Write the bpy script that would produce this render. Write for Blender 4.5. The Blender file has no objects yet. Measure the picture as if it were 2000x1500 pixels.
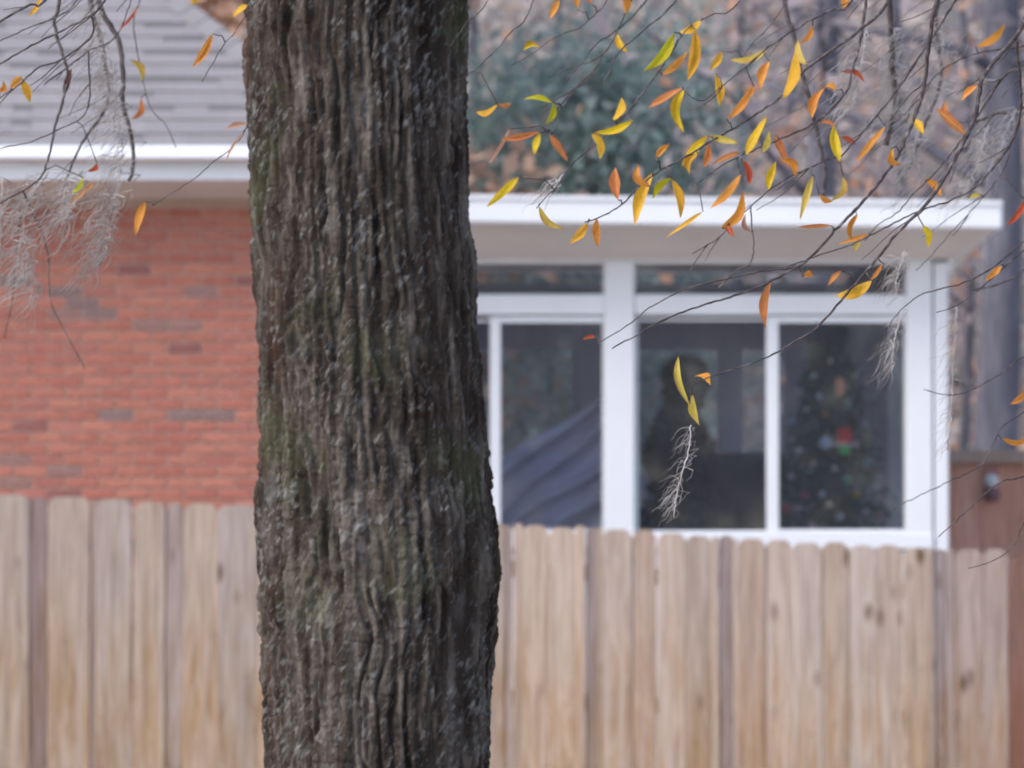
import bpy, math, random
import numpy as np
from mathutils import Vector, Matrix

random.seed(7)
RNG = np.random.default_rng(11)
R = math.radians
scene = bpy.context.scene
COL = scene.collection

# ------------------------------------------------------------------ camera
F = 11111.0                      # focal length in pixels of the 2000 px wide photograph (200 mm lens)
CAMZ = 1.4
PITCH = math.atan(550.0 / F)
cd = bpy.data.cameras.new('camera'); cam = bpy.data.objects.new('camera', cd); COL.objects.link(cam)
cd.sensor_width = 36.0; cd.lens = 200.0
cd.clip_start = 0.1; cd.clip_end = 1000.0
cam.location = (0, 0, CAMZ); cam.rotation_euler = (math.pi / 2 + PITCH, 0, 0)
cd.dof.use_dof = True; cd.dof.focus_distance = 10.1; cd.dof.aperture_fstop = 10.5; cd.dof.aperture_blades = 0
scene.camera = cam

# ------------------------------------------------------------------ world, sun, exposure (overcast winter day)
SUN_ELEV, SUN_AZ = R(42), R(238)     # azimuth clockwise from +Y: behind and left of the camera
w = bpy.data.worlds.new('World'); scene.world = w; w.use_nodes = True
wn = w.node_tree.nodes; wl = w.node_tree.links
bg = wn['Background']; sky = wn.new('ShaderNodeTexSky'); sky.sky_type = 'NISHITA'
sky.sun_disc = False; sky.sun_elevation = SUN_ELEV; sky.sun_rotation = SUN_AZ
sky.air_density = 1.0; sky.dust_density = 1.6; sky.ozone_density = 1.0
wl.new(sky.outputs['Color'], bg.inputs['Color']); bg.inputs['Strength'].default_value = 0.15
sd = bpy.data.lights.new('sun', 'SUN'); sun = bpy.data.objects.new('sun', sd); COL.objects.link(sun)
sd.energy = 0.9; sd.angle = R(30); sd.color = (1.0, 0.98, 0.975)
sdir = Vector((math.sin(SUN_AZ) * math.cos(SUN_ELEV), math.cos(SUN_AZ) * math.cos(SUN_ELEV), math.sin(SUN_ELEV)))
sun.rotation_euler = (-sdir).to_track_quat('-Z', 'Y').to_euler()
sun.location = (-20, -20, 30)
scene.view_settings.view_transform = 'Standard'
scene.view_settings.look = 'None'
scene.view_settings.gamma = 1.0
scene.view_settings.use_curve_mapping = False
scene.view_settings.exposure = 1.08
scene.cycles.use_denoising = True
scene.cycles.max_bounces = 6
scene.cycles.diffuse_bounces = 3
scene.cycles.use_adaptive_sampling = True
scene.cycles.adaptive_threshold = 0.03
scene.cycles.transparent_max_bounces = 16

# ------------------------------------------------------------------ helpers
def P(px, py, d):
    """photo pixel + distance along +Y -> world point"""
    a, b = px - 1000.0, 750.0 - py
    cy = math.cos(PITCH) * F - math.sin(PITCH) * b
    cz = math.sin(PITCH) * F + math.cos(PITCH) * b
    s = d / cy
    return Vector((a * s, d, CAMZ + cz * s))
def PX(px, d): return P(px, 750, d).x
def PZ(py, d): return P(1000, py, d).z
def lin(r, g, b):
    f = lambda c: c / 12.92 if c <= 0.04045 else ((c + 0.055) / 1.055) ** 2.4
    return (f(r / 255), f(g / 255), f(b / 255), 1.0)

ORG = {}
def link(o, parent=None, loc=(0, 0, 0)):
    """link o; loc is where its local origin stands in the world"""
    COL.objects.link(o)
    loc = Vector(loc)
    if parent is not None:
        o.parent = parent
        o.location = loc - ORG[parent.name]
    else:
        o.location = loc
    ORG[o.name] = loc
    return o
def empty(name, loc): 
    o = bpy.data.objects.new(name, None); o.empty_display_size = 0.2
    return link(o, None, loc)
def tag(o, label=None, cat=None, group=None, kind=None):
    for k, v in (('label', label), ('category', cat), ('group', group), ('kind', kind)):
        if v: o[k] = v
    return o
def mesh_of(name, verts, faces, mat=None, smooth=False):
    me = bpy.data.meshes.new(name)
    me.from_pydata([tuple(v) for v in verts], [], faces)
    if mat: me.materials.append(mat)
    if smooth: me.polygons.foreach_set('use_smooth', [True] * len(me.polygons))
    me.update()
    return me
def np_mesh(name, verts, quads, mat=None, smooth=True):
    me = bpy.data.meshes.new(name)
    n, m = len(verts), len(quads); k = quads.shape[1]
    me.vertices.add(n); me.vertices.foreach_set('co', np.asarray(verts, np.float32).ravel())
    me.loops.add(m * k); me.loops.foreach_set('vertex_index', np.asarray(quads, np.int32).ravel())
    me.polygons.add(m); me.polygons.foreach_set('loop_start', np.arange(0, m * k, k, dtype=np.int32))
    me.polygons.foreach_set('loop_total', np.full(m, k, np.int32))
    if mat: me.materials.append(mat)
    me.update(calc_edges=True)
    me.polygons.foreach_set('use_smooth', np.full(m, smooth, bool))
    return me

class MB:
    """collects simple solids; build() links them as ONE mesh object"""
    def __init__(s): s.v = []; s.f = []
    def add(s, vs, fs):
        k = len(s.v); s.v += [Vector(v) for v in vs]; s.f += [tuple(i + k for i in f) for f in fs]
    def box(s, x0, x1, y0, y1, z0, z1, bev=0.0):
        if bev <= 0:
            vs = [(x, y, z) for z in (z0, z1) for y in (y0, y1) for x in (x0, x1)]
            s.add(vs, [(0, 2, 3, 1), (4, 5, 7, 6), (0, 1, 5, 4), (2, 6, 7, 3), (0, 4, 6, 2), (1, 3, 7, 5)])
        else:
            b = min(bev, (x1 - x0) * .45, (y1 - y0) * .45, (z1 - z0) * .45)
            def ring(z, e):
                return [(x0 + e, y0 + b + 0, z), (x0 + b, y0 + e, z), (x1 - b, y0 + e, z), (x1 - e, y0 + b, z),
                        (x1 - e, y1 - b, z), (x1 - b, y1 - e, z), (x0 + b, y1 - e, z), (x0 + e, y1 - b, z)]
            vs = ring(z0, b * .6) + ring(z0 + b, 0) + ring(z1 - b, 0) + ring(z1, b * .6)
            fs = [tuple(range(7, -1, -1)), tuple(range(24, 32))]
            for r in range(3):
                for i in range(8):
                    j = (i + 1) % 8; fs.append((r * 8 + i, r * 8 + j, r * 8 + 8 + j, r * 8 + 8 + i))
            s.add(vs, fs)
    def tube(s, pts, rads, n=6, cap=True):
        pts = [Vector(p) for p in pts]; k0 = len(s.v); m = len(pts)
        ref = Vector((0.13, 0.94, 0.31)).normalized()
        for i, p in enumerate(pts):
            t = (pts[min(i + 1, m - 1)] - pts[max(i - 1, 0)])
            t = t.normalized() if t.length > 1e-9 else Vector((0, 0, 1))
            u = t.cross(ref)
            if u.length < 1e-3: u = t.cross(Vector((1, 0, 0)))
            u.normalize(); vv = t.cross(u)
            for j in range(n):
                a = 2 * math.pi * j / n
                s.v.append(p + (u * math.cos(a) + vv * math.sin(a)) * rads[i])
        for i in range(m - 1):
            for j in range(n):
                j2 = (j + 1) % n
                s.f.append((k0 + i * n + j, k0 + i * n + j2, k0 + (i + 1) * n + j2, k0 + (i + 1) * n + j))
        if cap:
            s.f.append(tuple(k0 + j for j in range(n - 1, -1, -1)))
            s.f.append(tuple(k0 + (m - 1) * n + j for j in range(n)))
    def lathe(s, c, prof, n=14):
        c = Vector(c); k0 = len(s.v)
        for r, z in prof:
            for j in range(n):
                a = 2 * math.pi * j / n; s.v.append(c + Vector((r * math.cos(a), r * math.sin(a), z)))
        for i in range(len(prof) - 1):
            for j in range(n):
                j2 = (j + 1) % n
                s.f.append((k0 + i * n + j, k0 + i * n + j2, k0 + (i + 1) * n + j2, k0 + (i + 1) * n + j))
        s.f.append(tuple(k0 + j for j in range(n - 1, -1, -1)))
        s.f.append(tuple(k0 + (len(prof) - 1) * n + j for j in range(n)))
    def build(s, name, mat, parent=None, smooth=False, loc=None):
        if loc is None: loc = ORG[parent.name] if parent is not None else Vector((0, 0, 0))
        loc = Vector(loc)
        o = bpy.data.objects.new(name, mesh_of(name, [v - loc for v in s.v], s.f, mat, smooth))
        return link(o, parent, loc)

def smooth_path(pts, step):
    """Catmull-Rom through points (tuples of any length)"""
    pts = [np.array(p, float) for p in pts]
    ext = [2 * pts[0] - pts[1]] + pts + [2 * pts[-1] - pts[-2]]
    out = []
    for i in range(1, len(ext) - 2):
        a, b, c, d = ext[i - 1:i + 3]
        n = max(2, int(np.linalg.norm((c - b)[:2]) / step))
        for k in range(n):
            t = k / n
            out.append(0.5 * ((2 * b) + (-a + c) * t + (2 * a - 5 * b + 4 * c - d) * t * t + (-a + 3 * b - 3 * c + d) * t ** 3))
    out.append(pts[-1])
    return out

# ------------------------------------------------------------------ materials
class NT:
    def __init__(s, name):
        s.m = bpy.data.materials.new(name); s.m.use_nodes = True
        s.n = s.m.node_tree.nodes; s.l = s.m.node_tree.links
        s.b = s.n['Principled BSDF']; s.out = s.n['Material Output']
    def node(s, t, **kw):
        nd = s.n.new(t)
        for k, v in kw.items(): setattr(nd, k, v)
        return nd
    def put(s, sock, v):
        if hasattr(v, 'is_linked'): s.l.new(v, sock)
        else: sock.default_value = v
    def coord(s, scale=(1, 1, 1), rot=(0, 0, 0), kind='Object', rnd=False):
        tc = s.node('ShaderNodeTexCoord'); mp = s.node('ShaderNodeMapping')
        mp.inputs['Scale'].default_value = scale; mp.inputs['Rotation'].default_value = rot
        src = tc.outputs[kind]
        if rnd:
            oi = s.node('ShaderNodeObjectInfo'); mu = s.node('ShaderNodeMath', operation='MULTIPLY')
            s.l.new(oi.outputs['Random'], mu.inputs[0]); mu.inputs[1].default_value = 97.0
            ad = s.node('ShaderNodeVectorMath', operation='ADD')
            s.l.new(src, ad.inputs[0]); s.l.new(mu.outputs[0], ad.inputs[1]); src = ad.outputs[0]
        s.l.new(src, mp.inputs['Vector'])
        return mp.outputs[0]
    def coord_along(s, scale, rot):
        """turn first, then stretch"""
        tc = s.node('ShaderNodeTexCoord'); mp = s.node('ShaderNodeMapping', vector_type='TEXTURE')
        mp.inputs['Scale'].default_value = tuple(1 / x for x in scale); mp.inputs['Rotation'].default_value = rot
        s.l.new(tc.outputs['Object'], mp.inputs['Vector'])
        return mp.outputs[0]
    def noise(s, vec, scale, detail=4, rough=0.55, dist=0.0):
        nd = s.node('ShaderNodeTexNoise')
        s.l.new(vec, nd.inputs['Vector']); nd.inputs['Scale'].default_value = scale
        nd.inputs['Detail'].default_value = detail; nd.inputs['Roughness'].default_value = rough
        nd.inputs['Distortion'].default_value = dist
        return nd.outputs['Fac']
    def ramp(s, fac, stops):
        nd = s.node('ShaderNodeValToRGB'); s.l.new(fac, nd.inputs['Fac'])
        els = nd.color_ramp.elements
        while len(els) < len(stops): els.new(0.5)
        for e, (p, c) in zip(els, stops):
            e.position = p; e.color = c if len(c) == 4 else (*c, 1)
        return nd.outputs['Color']
    def mix(s, fac, a, b, mode='MIX'):
        nd = s.node('ShaderNodeMixRGB', blend_type=mode)
        s.put(nd.inputs[0], fac); s.put(nd.inputs[1], a); s.put(nd.inputs[2], b)
        return nd.outputs[0]
    def math(s, op, a, b=0.0):
        nd = s.node('ShaderNodeMath', operation=op); s.put(nd.inputs[0], a); s.put(nd.inputs[1], b)
        return nd.outputs[0]
    def bump(s, h, strength=0.3, dist=0.01):
        nd = s.node('ShaderNodeBump'); s.l.new(h, nd.inputs['Height'])
        nd.inputs['Strength'].default_value = strength; nd.inputs['Distance'].default_value = dist
        s.l.new(nd.outputs[0], s.b.inputs['Normal'])
    def col(s, c, rough=0.8, spec=0.3):
        s.put(s.b.inputs['Base Color'], c); s.put(s.b.inputs['Roughness'], rough)
        s.b.inputs['Specular IOR Level'].default_value = spec
        return s.m
G = lambda v: (v, v, v, 1)

def m_painted(name, c, dirt=0.12, rough=0.45):
    t = NT(name); v = t.coord((1, 1, 0.35))
    n = t.noise(v, 3.0, 5); n2 = t.noise(t.coord(), 40, 3)
    c2 = tuple(x * (1 - dirt) for x in c[:3]) + (1,)
    base = t.mix(t.ramp(n, [(0.35, G(0)), (0.7, G(1))]), c, c2)
    t.bump(n2, 0.05, 0.002)
    return t.col(base, rough, 0.4)
def m_tint(name, rough=0.8, vary=0.25, scale=25.0, bumpd=0.003, spec=0.25, stretch=(1, 1, 1), trans=0.0, gain=1.0):
    """colour comes from each object's own colour, broken up by noise"""
    t = NT(name); oi = t.node('ShaderNodeObjectInfo')
    n = t.noise(t.coord(stretch, rnd=True), scale, 5)
    k = t.ramp(n, [(0.25, G((1 - vary) * gain)), (0.75, G((1 + vary * 0.6) * gain))])
    c = t.mix(1.0, oi.outputs['Color'], k, 'MULTIPLY')
    t.bump(n, 0.4, bumpd)
    m = t.col(c, rough, spec)
    if trans > 0:
        tr = t.node('ShaderNodeBsdfTranslucent'); t.l.new(c, tr.inputs['Color'])
        mx = t.node('ShaderNodeMixShader'); mx.inputs[0].default_value = trans
        t.l.new(t.b.outputs[0], mx.inputs[1]); t.l.new(tr.outputs[0], mx.inputs[2]); t.l.new(mx.outputs[0], t.out.inputs['Surface'])
    return m

def m_wood(name, ca, cb, grey, knot, greying=0.5):
    t = NT(name); oi = t.node('ShaderNodeObjectInfo')
    grain = t.noise(t.coord((30, 30, 1.3), rnd=True), 1.6, 6, 0.6, 0.6)
    broad = t.noise(t.coord((9, 9, 1.5), rnd=True), 1.0, 4, 0.6, 2.2)
    streak = t.noise(t.coord((22, 22, 0.8), rnd=True), 1.0, 3)
    c = t.mix(t.ramp(broad, [(0.38, G(0)), (0.60, G(1))]), ca, cb)
    st = t.noise(t.coord((7, 7, 2.2), rnd=True), 1.0, 5, 0.65, 1.6)
    c = t.mix(t.ramp(st, [(0.56, G(0)), (0.72, G(0.55))]), c, knot)
    c = t.mix(t.ramp(streak, [(0.46, G(0)), (0.66, G(greying))]), c, grey)
    sx = t.node('ShaderNodeSeparateXYZ'); tcz = t.node('ShaderNodeTexCoord'); t.l.new(tcz.outputs['Object'], sx.inputs[0])
    zf = t.math('ADD', t.math('MULTIPLY', sx.outputs[2], 0.5), t.math('MULTIPLY', t.noise(t.coord((14, 14, 1.5), rnd=True), 1.0, 3), 0.55))
    c = t.mix(t.ramp(zf, [(0.72, G(0)), (1.22, G(0.62))]), c, grey)       # silvered towards the open top ends
    c = t.mix(t.ramp(grain, [(0.3, G(0.5)), (0.58, G(0))]), c, knot)
    vo = t.node('ShaderNodeTexVoronoi'); t.l.new(t.coord((5.5, 5.5, 2.6), rnd=True), vo.inputs['Vector'])
    vo.inputs['Scale'].default_value = 1.0
    kf = t.ramp(vo.outputs['Distance'], [(0.06, G(0.95)), (0.2, G(0))])
    sel = t.ramp(t.noise(t.coord((2.1, 2.1, 1.2), rnd=True), 1.0, 1), [(0.40, G(0)), (0.50, G(1))])
    c = t.mix(t.mix(1.0, kf, sel, 'MULTIPLY'), c, knot)
    c = t.mix(1.0, c, oi.outputs['Color'], 'MULTIPLY')
    t.bump(grain, 0.5, 0.004)
    return t.col(c, 0.85, 0.2)

M = {}
M['white'] = m_painted('white_aluminium', (0.85, 0.85, 0.86, 1), 0.05, 0.4)
M['whitefascia'] = m_painted('white_fascia', (0.80, 0.80, 0.81, 1), 0.08, 0.45)
M['soffit'] = m_painted('tan_soffit', (0.80, 0.77, 0.72, 1), 0.08, 0.6)
M['siding'] = m_painted('siding', (0.70, 0.69, 0.68, 1), 0.1, 0.6)
M['brick'] = m_tint('brick_clay', 0.9, 0.2, 30, 0.004, 0.15)
M['shingle'] = m_tint('asphalt_shingle', 0.95, 0.3, 90, 0.003, 0.15)
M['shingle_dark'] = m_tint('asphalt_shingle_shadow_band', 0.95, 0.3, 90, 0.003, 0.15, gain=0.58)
def mk_leaf():
    t = NT('oak_leaf'); oi = t.node('ShaderNodeObjectInfo')
    v = t.coord((1.2, 1.2, 3.0), rnd=True)
    n = t.noise(v, 2.2, 5, .6); n2 = t.noise(t.coord((6, 6, 14), rnd=True), 1.6, 3)
    c = t.mix(1.0, oi.outputs['Color'], t.ramp(n, [(0.3, G(.78)), (0.7, G(1.12))]), 'MULTIPLY')
    tc = t.node('ShaderNodeTexCoord'); sp = t.node('ShaderNodeSeparateXYZ'); t.l.new(tc.outputs['Object'], sp.inputs[0])
    edge = t.math('ABSOLUTE', sp.outputs[0]); tip = t.math('POWER', t.math('ABSOLUTE', t.math('SUBTRACT', sp.outputs[2], .5)), 3.0)
    brown = t.math('ADD', t.math('ADD', t.math('MULTIPLY', edge, .35), t.math('MULTIPLY', tip, 3.0)), t.math('MULTIPLY', n, .8))
    c = t.mix(t.ramp(brown, [(0.60, G(0)), (0.95, G(.8))]), c, lin(150, 84, 44))
    c = t.mix(t.ramp(n2, [(0.66, G(0)), (0.74, G(.5))]), c, lin(120, 70, 40))
    rib = t.ramp(edge, [(0.012, G(.45)), (0.05, G(0))])
    c = t.mix(rib, c, lin(238, 214, 140))
    t.bump(n2, .3, .01); t.col(c, 0.55, 0.3)
    tr = t.node('ShaderNodeBsdfTranslucent'); t.l.new(c, tr.inputs['Color'])
    mx = t.node('ShaderNodeMixShader'); mx.inputs[0].default_value = .4
    t.l.new(t.b.outputs[0], mx.inputs[1]); t.l.new(tr.outputs[0], mx.inputs[2]); t.l.new(mx.outputs[0], t.out.inputs['Surface'])
    return t.m
M['leaf'] = mk_leaf()
M['plain'] = m_tint('tinted_matte', 0.8, 0.2, 12, 0.003, 0.2)
M['gloss'] = m_tint('tinted_gloss', 0.25, 0.06, 12, 0.0005, 0.5)
M['fabric'] = m_tint('tinted_fabric', 0.95, 0.15, 60, 0.002, 0.1)
M['picket'] = m_wood('fence_pine', lin(192, 168, 144), lin(176, 144, 110), lin(192, 176, 165), lin(104, 78, 60), 0.62)
M['brownwood'] = m_wood('brown_fence_wood', lin(216, 158, 132), lin(204, 142, 114), lin(200, 164, 150), lin(140, 96, 80), 0.3)
def mk_mortar():
    t = NT('mortar'); n = t.noise(t.coord(), 60, 4)
    t.bump(n, 0.4, 0.003)
    return t.col(t.ramp(n, [(0.3, lin(178, 150, 136)), (0.7, lin(194, 168, 152))]), 0.95, 0.1)
M['mortar'] = mk_mortar()
def mk_roof():
    t = NT('roof_felt'); v = t.coord((1, 1, 1))
    n = t.noise(v, 30, 5); n2 = t.noise(v, 4, 3)
    t.bump(n, 0.5, 0.005)
    return t.col(t.mix(n2, lin(128, 122, 132), lin(150, 144, 154)), 0.95, 0.1)
M['roof'] = mk_roof()
def mk_bark():
    t = NT('oak_bark')
    v = t.coord()
    base = t.noise(t.coord((1, 1, 0.14)), 26, 6, 0.65)
    c = t.ramp(base, [(0.34, lin(42, 35, 31)), (0.5, lin(68, 61, 55)), (0.68, lin(112, 104, 96))])
    red = t.ramp(t.noise(t.coord((1, 1, 0.25)), 7, 3), [(0.60, G(0)), (0.74, G(0.65))])
    c = t.mix(red, c, lin(78, 50, 42))
    big = t.noise(v, 4.5, 3)
    fl = t.noise(t.coord_along((90, 50, 28), (0, R(32), 0)), 1.0, 4, 0.62, 0.2)     # lichen flecks leaning across the grain
    gate = t.ramp(big, [(0.34, G(0.02)), (0.66, G(0.13))])
    flm = t.ramp(t.math('ADD', fl, gate), [(0.62, G(0)), (0.86, G(0.75))])
    c = t.mix(flm, c, t.mix(t.noise(v, 9, 2), lin(132, 136, 130), lin(164, 163, 160)))
    moss = t.ramp(t.noise(v, 3.1, 4), [(0.56, G(0)), (0.72, G(0.45))])
    c = t.mix(moss, c, lin(88, 92, 66))
    fine = t.noise(t.coord((1, 1, 0.5)), 130, 4, 0.65)
    t.bump(fine, 0.45, 0.004)
    return t.col(c, 1.0, 0.0)
M['bark'] = mk_bark()
def mk_twig():
    t = NT('twig_bark'); n = t.noise(t.coord(), 55, 4)
    return t.col(t.ramp(n, [(0.35, lin(62, 52, 52)), (0.55, lin(90, 80, 78)), (0.78, lin(150, 140, 136))]), 0.8, 0.25)
M['twig'] = mk_twig()
def mk_moss():
    t = NT('spanish_moss_strand'); n = t.noise(t.coord(), 22, 4)
    return t.col(t.ramp(n, [(0.3, lin(150, 140, 132)), (0.5, lin(192, 183, 175)), (0.72, lin(230, 224, 221))]), 0.9, 0.15)
M['moss'] = mk_moss()
def mk_leafy(name, stops, trans=0.25):
    t = NT(name); g = t.node('ShaderNodeNewGeometry')
    c = t.ramp(g.outputs['Random Per Island'], stops)
    n = t.noise(t.coord(), 0.9, 3)
    c = t.mix(1.0, c, t.ramp(n, [(0.3, G(0.75)), (0.7, G(1.15))]), 'MULTIPLY')
    t.col(c, 0.75, 0.2)
    tr = t.node('ShaderNodeBsdfTranslucent'); t.l.new(c, tr.inputs['Color'])
    mx = t.node('ShaderNodeMixShader'); mx.inputs[0].default_value = trans
    t.l.new(t.b.outputs[0], mx.inputs[1]); t.l.new(tr.outputs[0], mx.inputs[2]); t.l.new(mx.outputs[0], t.out.inputs['Surface'])
    return t.m
M['evergreen'] = mk_leafy('evergreen_foliage', [(0.0, lin(134, 156, 148)), (0.5, lin(160, 178, 168)), (0.9, lin(186, 194, 184)), (1.0, lin(180, 164, 156))], 0.4)
M['autumn'] = mk_leafy('autumn_foliage', [(0.0, lin(168, 156, 160)), (0.7, lin(186, 170, 168)), (0.9, lin(202, 164, 144)), (1.0, lin(214, 156, 118))], 0.45)
M['tanleaf'] = mk_leafy('tan_foliage', [(0.0, lin(170, 134, 116)), (0.5, lin(222, 188, 164)), (1.0, lin(236, 200, 170))], 0.6)
M['woods'] = mk_leafy('woodland_leaf', [(0.0, lin(180, 174, 172)), (0.4, lin(194, 187, 182)), (0.8, lin(206, 195, 186)), (0.93, lin(214, 188, 168)), (1.0, lin(222, 172, 138))], 0.5)
M['indoor'] = mk_leafy('indoor_leaf', [(0.0, lin(40, 44, 48)), (0.6, lin(62, 62, 66)), (1.0, lin(96, 88, 84))], 0.1)
M['xmas'] = mk_leafy('christmas_needles', [(0.0, lin(36, 58, 56)), (0.6, lin(54, 82, 76)), (1.0, lin(130, 150, 150))], 0.1)
def mk_greybark():
    t = NT('grey_trunk'); n = t.noise(t.coord((1, 1, 0.25)), 9, 5)
    t.bump(n, 0.6, 0.02)
    return t.col(t.ramp(n, [(0.3, lin(86, 84, 92)), (0.55, lin(110, 107, 114)), (0.8, lin(146, 142, 146))]), 0.95, 0.1)
M['greybark'] = mk_greybark()
def mk_ground():
    t = NT('ground_cover'); v = t.coord()
    n = t.noise(v, 0.6, 6); n2 = t.noise(v, 14, 5)
    c = t.ramp(n, [(0.35, lin(162, 148, 140)), (0.55, lin(176, 160, 150)), (0.75, lin(150, 146, 130))])
    c = t.mix(t.ramp(n2, [(0.4, G(0)), (0.7, G(0.6))]), c, lin(190, 168, 152))
    t.bump(n2, 0.8, 0.05)
    return t.col(c, 1.0, 0.05)
M['ground'] = mk_ground()
def mk_glass():
    t = NT('window_glass'); t.n.remove(t.b)
    fr = t.node('ShaderNodeFresnel'); fr.inputs['IOR'].default_value = 1.5
    dbl = t.math('MULTIPLY', fr.outputs[0], 1.3)
    tr = t.node('ShaderNodeBsdfTransparent'); tr.inputs['Color'].default_value = (0.86, 0.88, 0.91, 1)
    gl = t.node('ShaderNodeBsdfGlossy'); gl.inputs['Roughness'].default_value = 0.03; gl.inputs['Color'].default_value = (1, 1, 1, 1)
    mx = t.node('ShaderNodeMixShader'); t.l.new(dbl, mx.inputs[0])
    t.l.new(tr.outputs[0], mx.inputs[1]); t.l.new(gl.outputs[0], mx.inputs[2])
    df = t.node('ShaderNodeBsdfDiffuse'); df.inputs['Color'].default_value = (0.74, 0.76, 0.84, 1)       # pale haze painted into the pane, standing in for reflected sky
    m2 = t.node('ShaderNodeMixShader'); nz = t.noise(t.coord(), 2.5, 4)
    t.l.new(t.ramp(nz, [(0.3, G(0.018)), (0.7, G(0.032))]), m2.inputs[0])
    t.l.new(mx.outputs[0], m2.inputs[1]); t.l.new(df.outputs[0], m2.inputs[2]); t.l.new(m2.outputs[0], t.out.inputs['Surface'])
    return t.m
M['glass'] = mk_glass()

# ------------------------------------------------------------------ ground
def sstep(a, b, x):
    t = np.clip((x - a) / (b - a), 0, 1); return t * t * (3 - 2 * t)
def ground_h(x, y):
    h = 0.25 * sstep(14, 31, y) + 0.45 * sstep(31, 34, y)
    h = h - 0.055 * np.clip(x, -6, 6) * sstep(18, 30, y) * (1 - sstep(40, 60, y))
    h = h + 20.0 * sstep(64, 122, y) + 9.0 * sstep(110, 260, y)
    h = h + 5.0 * sstep(-25, -90, y)
    return h
xs = np.unique(np.concatenate([np.linspace(-300, -30, 28), np.linspace(-30, 30, 61), np.linspace(30, 300, 28)]))
ys = np.unique(np.concatenate([np.linspace(-200, 0, 21), np.linspace(0, 140, 141), np.linspace(140, 420, 29)]))
gx, gy = np.meshgrid(xs, ys)
gz = ground_h(gx, gy) + 0.03 * np.sin(gx * 1.7 + gy * 0.6) * np.cos(gy * 1.1)
nx, ny = len(xs), len(ys)
idx = np.arange(nx * ny).reshape(ny, nx)
q = np.stack([idx[:-1, :-1], idx[:-1, 1:], idx[1:, 1:], idx[1:, :-1]], -1).reshape(-1, 4)
g = link(bpy.data.objects.new('ground', np_mesh('ground', np.stack([gx, gy, gz], -1).reshape(-1, 3), q, M['ground'])))
tag(g, 'leaf-strewn ground rising behind the house', 'ground', kind='structure')
def gh(x, y): return float(ground_h(np.array(float(x)), np.array(float(y))))

# ------------------------------------------------------------------ brick house
YB = 34.0                                   # brick face
XR = PX(690, YB)                            # right corner of the brick wall
XL = XR - 10.0
ZS = PZ(388, YB)                            # top of the brickwork (soffit)
house = empty('brick_house', (XR - 5, YB, gh(XR - 5, YB)))
tag(house, 'red brick house with grey shingled hip roof and white gutter, behind the fence', 'house')
mb = MB(); mb.box(XL, XR - 0.008, YB + 0.008, YB + 9.0, 0.0, ZS + 0.1)
wall = mb.build('wall', M['mortar'], house)
BW, BH, CW, CH = 0.192, 0.0560, 0.2035, 0.0673
bm_ = MB(); bm_.box(-BW / 2, BW / 2, 0, 0.09, -BH / 2, BH / 2, 0.004)
brick_meshes = []
for k in range(5):
    vs = [v + Vector((random.uniform(-.0015, .0015), random.uniform(-.003, .002) if v.y < .05 else 0, random.uniform(-.0012, .0012))) for v in bm_.v]
    brick_meshes.append(mesh_of('brick', vs, bm_.f, M['brick']))
GREY = [(375, 571), (318, 640), (352, 641), (110, 573), (127, 596), (100, 620), (28, 898), (132, 921), (36, 944), (45, 552),
        (215, 806), (330, 806), (395, 820), (190, 620)]
REDS = [lin(184, 118, 100), lin(180, 113, 97), lin(185, 121, 103), lin(179, 114, 98), lin(183, 121, 105), lin(188, 124, 105), lin(178, 116, 102)]
zref = PZ(921, YB); n_b = 0; rest = MB()
row0 = -int((zref - 0.3) / CH); row1 = int((ZS - zref) / CH) + 1
for r in range(row0, row1):
    z = zref + r * CH
    if z + BH / 2 > ZS: continue
    off = (r % 2) * CW / 2
    k = 0
    while True:
        x = XR - BW / 2 - off - k * CW
        if off == 0 or k > 0: cut = 1.0
        k += 1
        if x < XL + 0.2: break
        px = 1000 + x * F / YB; py = 750 + (PZ(750, YB) - z) * F / YB
        if px > -20 and py < 1000:
            o = bpy.data.objects.new('brick', random.choice(brick_meshes))
            link(o, wall, (x, YB, z)); n_b += 1
            c = list(random.choice(REDS)); j = random.uniform(0.95, 1.05)
            if any(abs(px - gx_) < 33 and abs(py - gy_) < 11.5 for gx_, gy_ in GREY):
                c = list(lin(*random.choice([(156, 120, 112), (160, 122, 112), (146, 118, 113)]))); j = 1
            elif random.random() < 0.03: c = list(lin(150, 100, 94))
            o.color = (c[0] * j, c[1] * j, c[2] * j, 1)
        else:
            rest.box(x - BW / 2, x + BW / 2, YB, YB + 0.05, z - BH / 2, z + BH / 2)
    if off:                                     # half brick at the corner
        rest.box(XR - CW / 2 + (CW - BW), XR, YB, YB + 0.05, z - BH / 2, z + BH / 2)
ro = rest.build('brick_rest', M['brick'], wall); ro['kind'] = 'stuff'; ro.color = lin(168, 110, 100)

# roof: hip
YE = YB - 0.46; XE = PX(738, YE); ZE = PZ(290, YE); SL = R(40)
W_ROOF, D_ROOF = 11.5, 10.2
half = D_ROOF / 2; zr = ZE + half * math.tan(SL)
x0, x1 = XE - W_ROOF, XE
mb = MB()
A, B, C_, D_ = Vector((x0, YE, ZE)), Vector((x1, YE, ZE)), Vector((x1, YE + D_ROOF, ZE)), Vector((x0, YE + D_ROOF, ZE))
R1, R2 = Vector((x0 + half, YE + half, zr)), Vector((x1 - half, YE + half, zr))
dn = Vector((0, 0, -0.012))
mb.add([A, B, C_, D_, R1, R2], [(0, 1, 5, 4), (1, 2, 5), (2, 3, 4, 5), (3, 0, 4), (3, 2, 1, 0)])
roof = mb.build('roof', M['roof'], house)
roof.data.transform(Matrix.Translation(dn))
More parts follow.
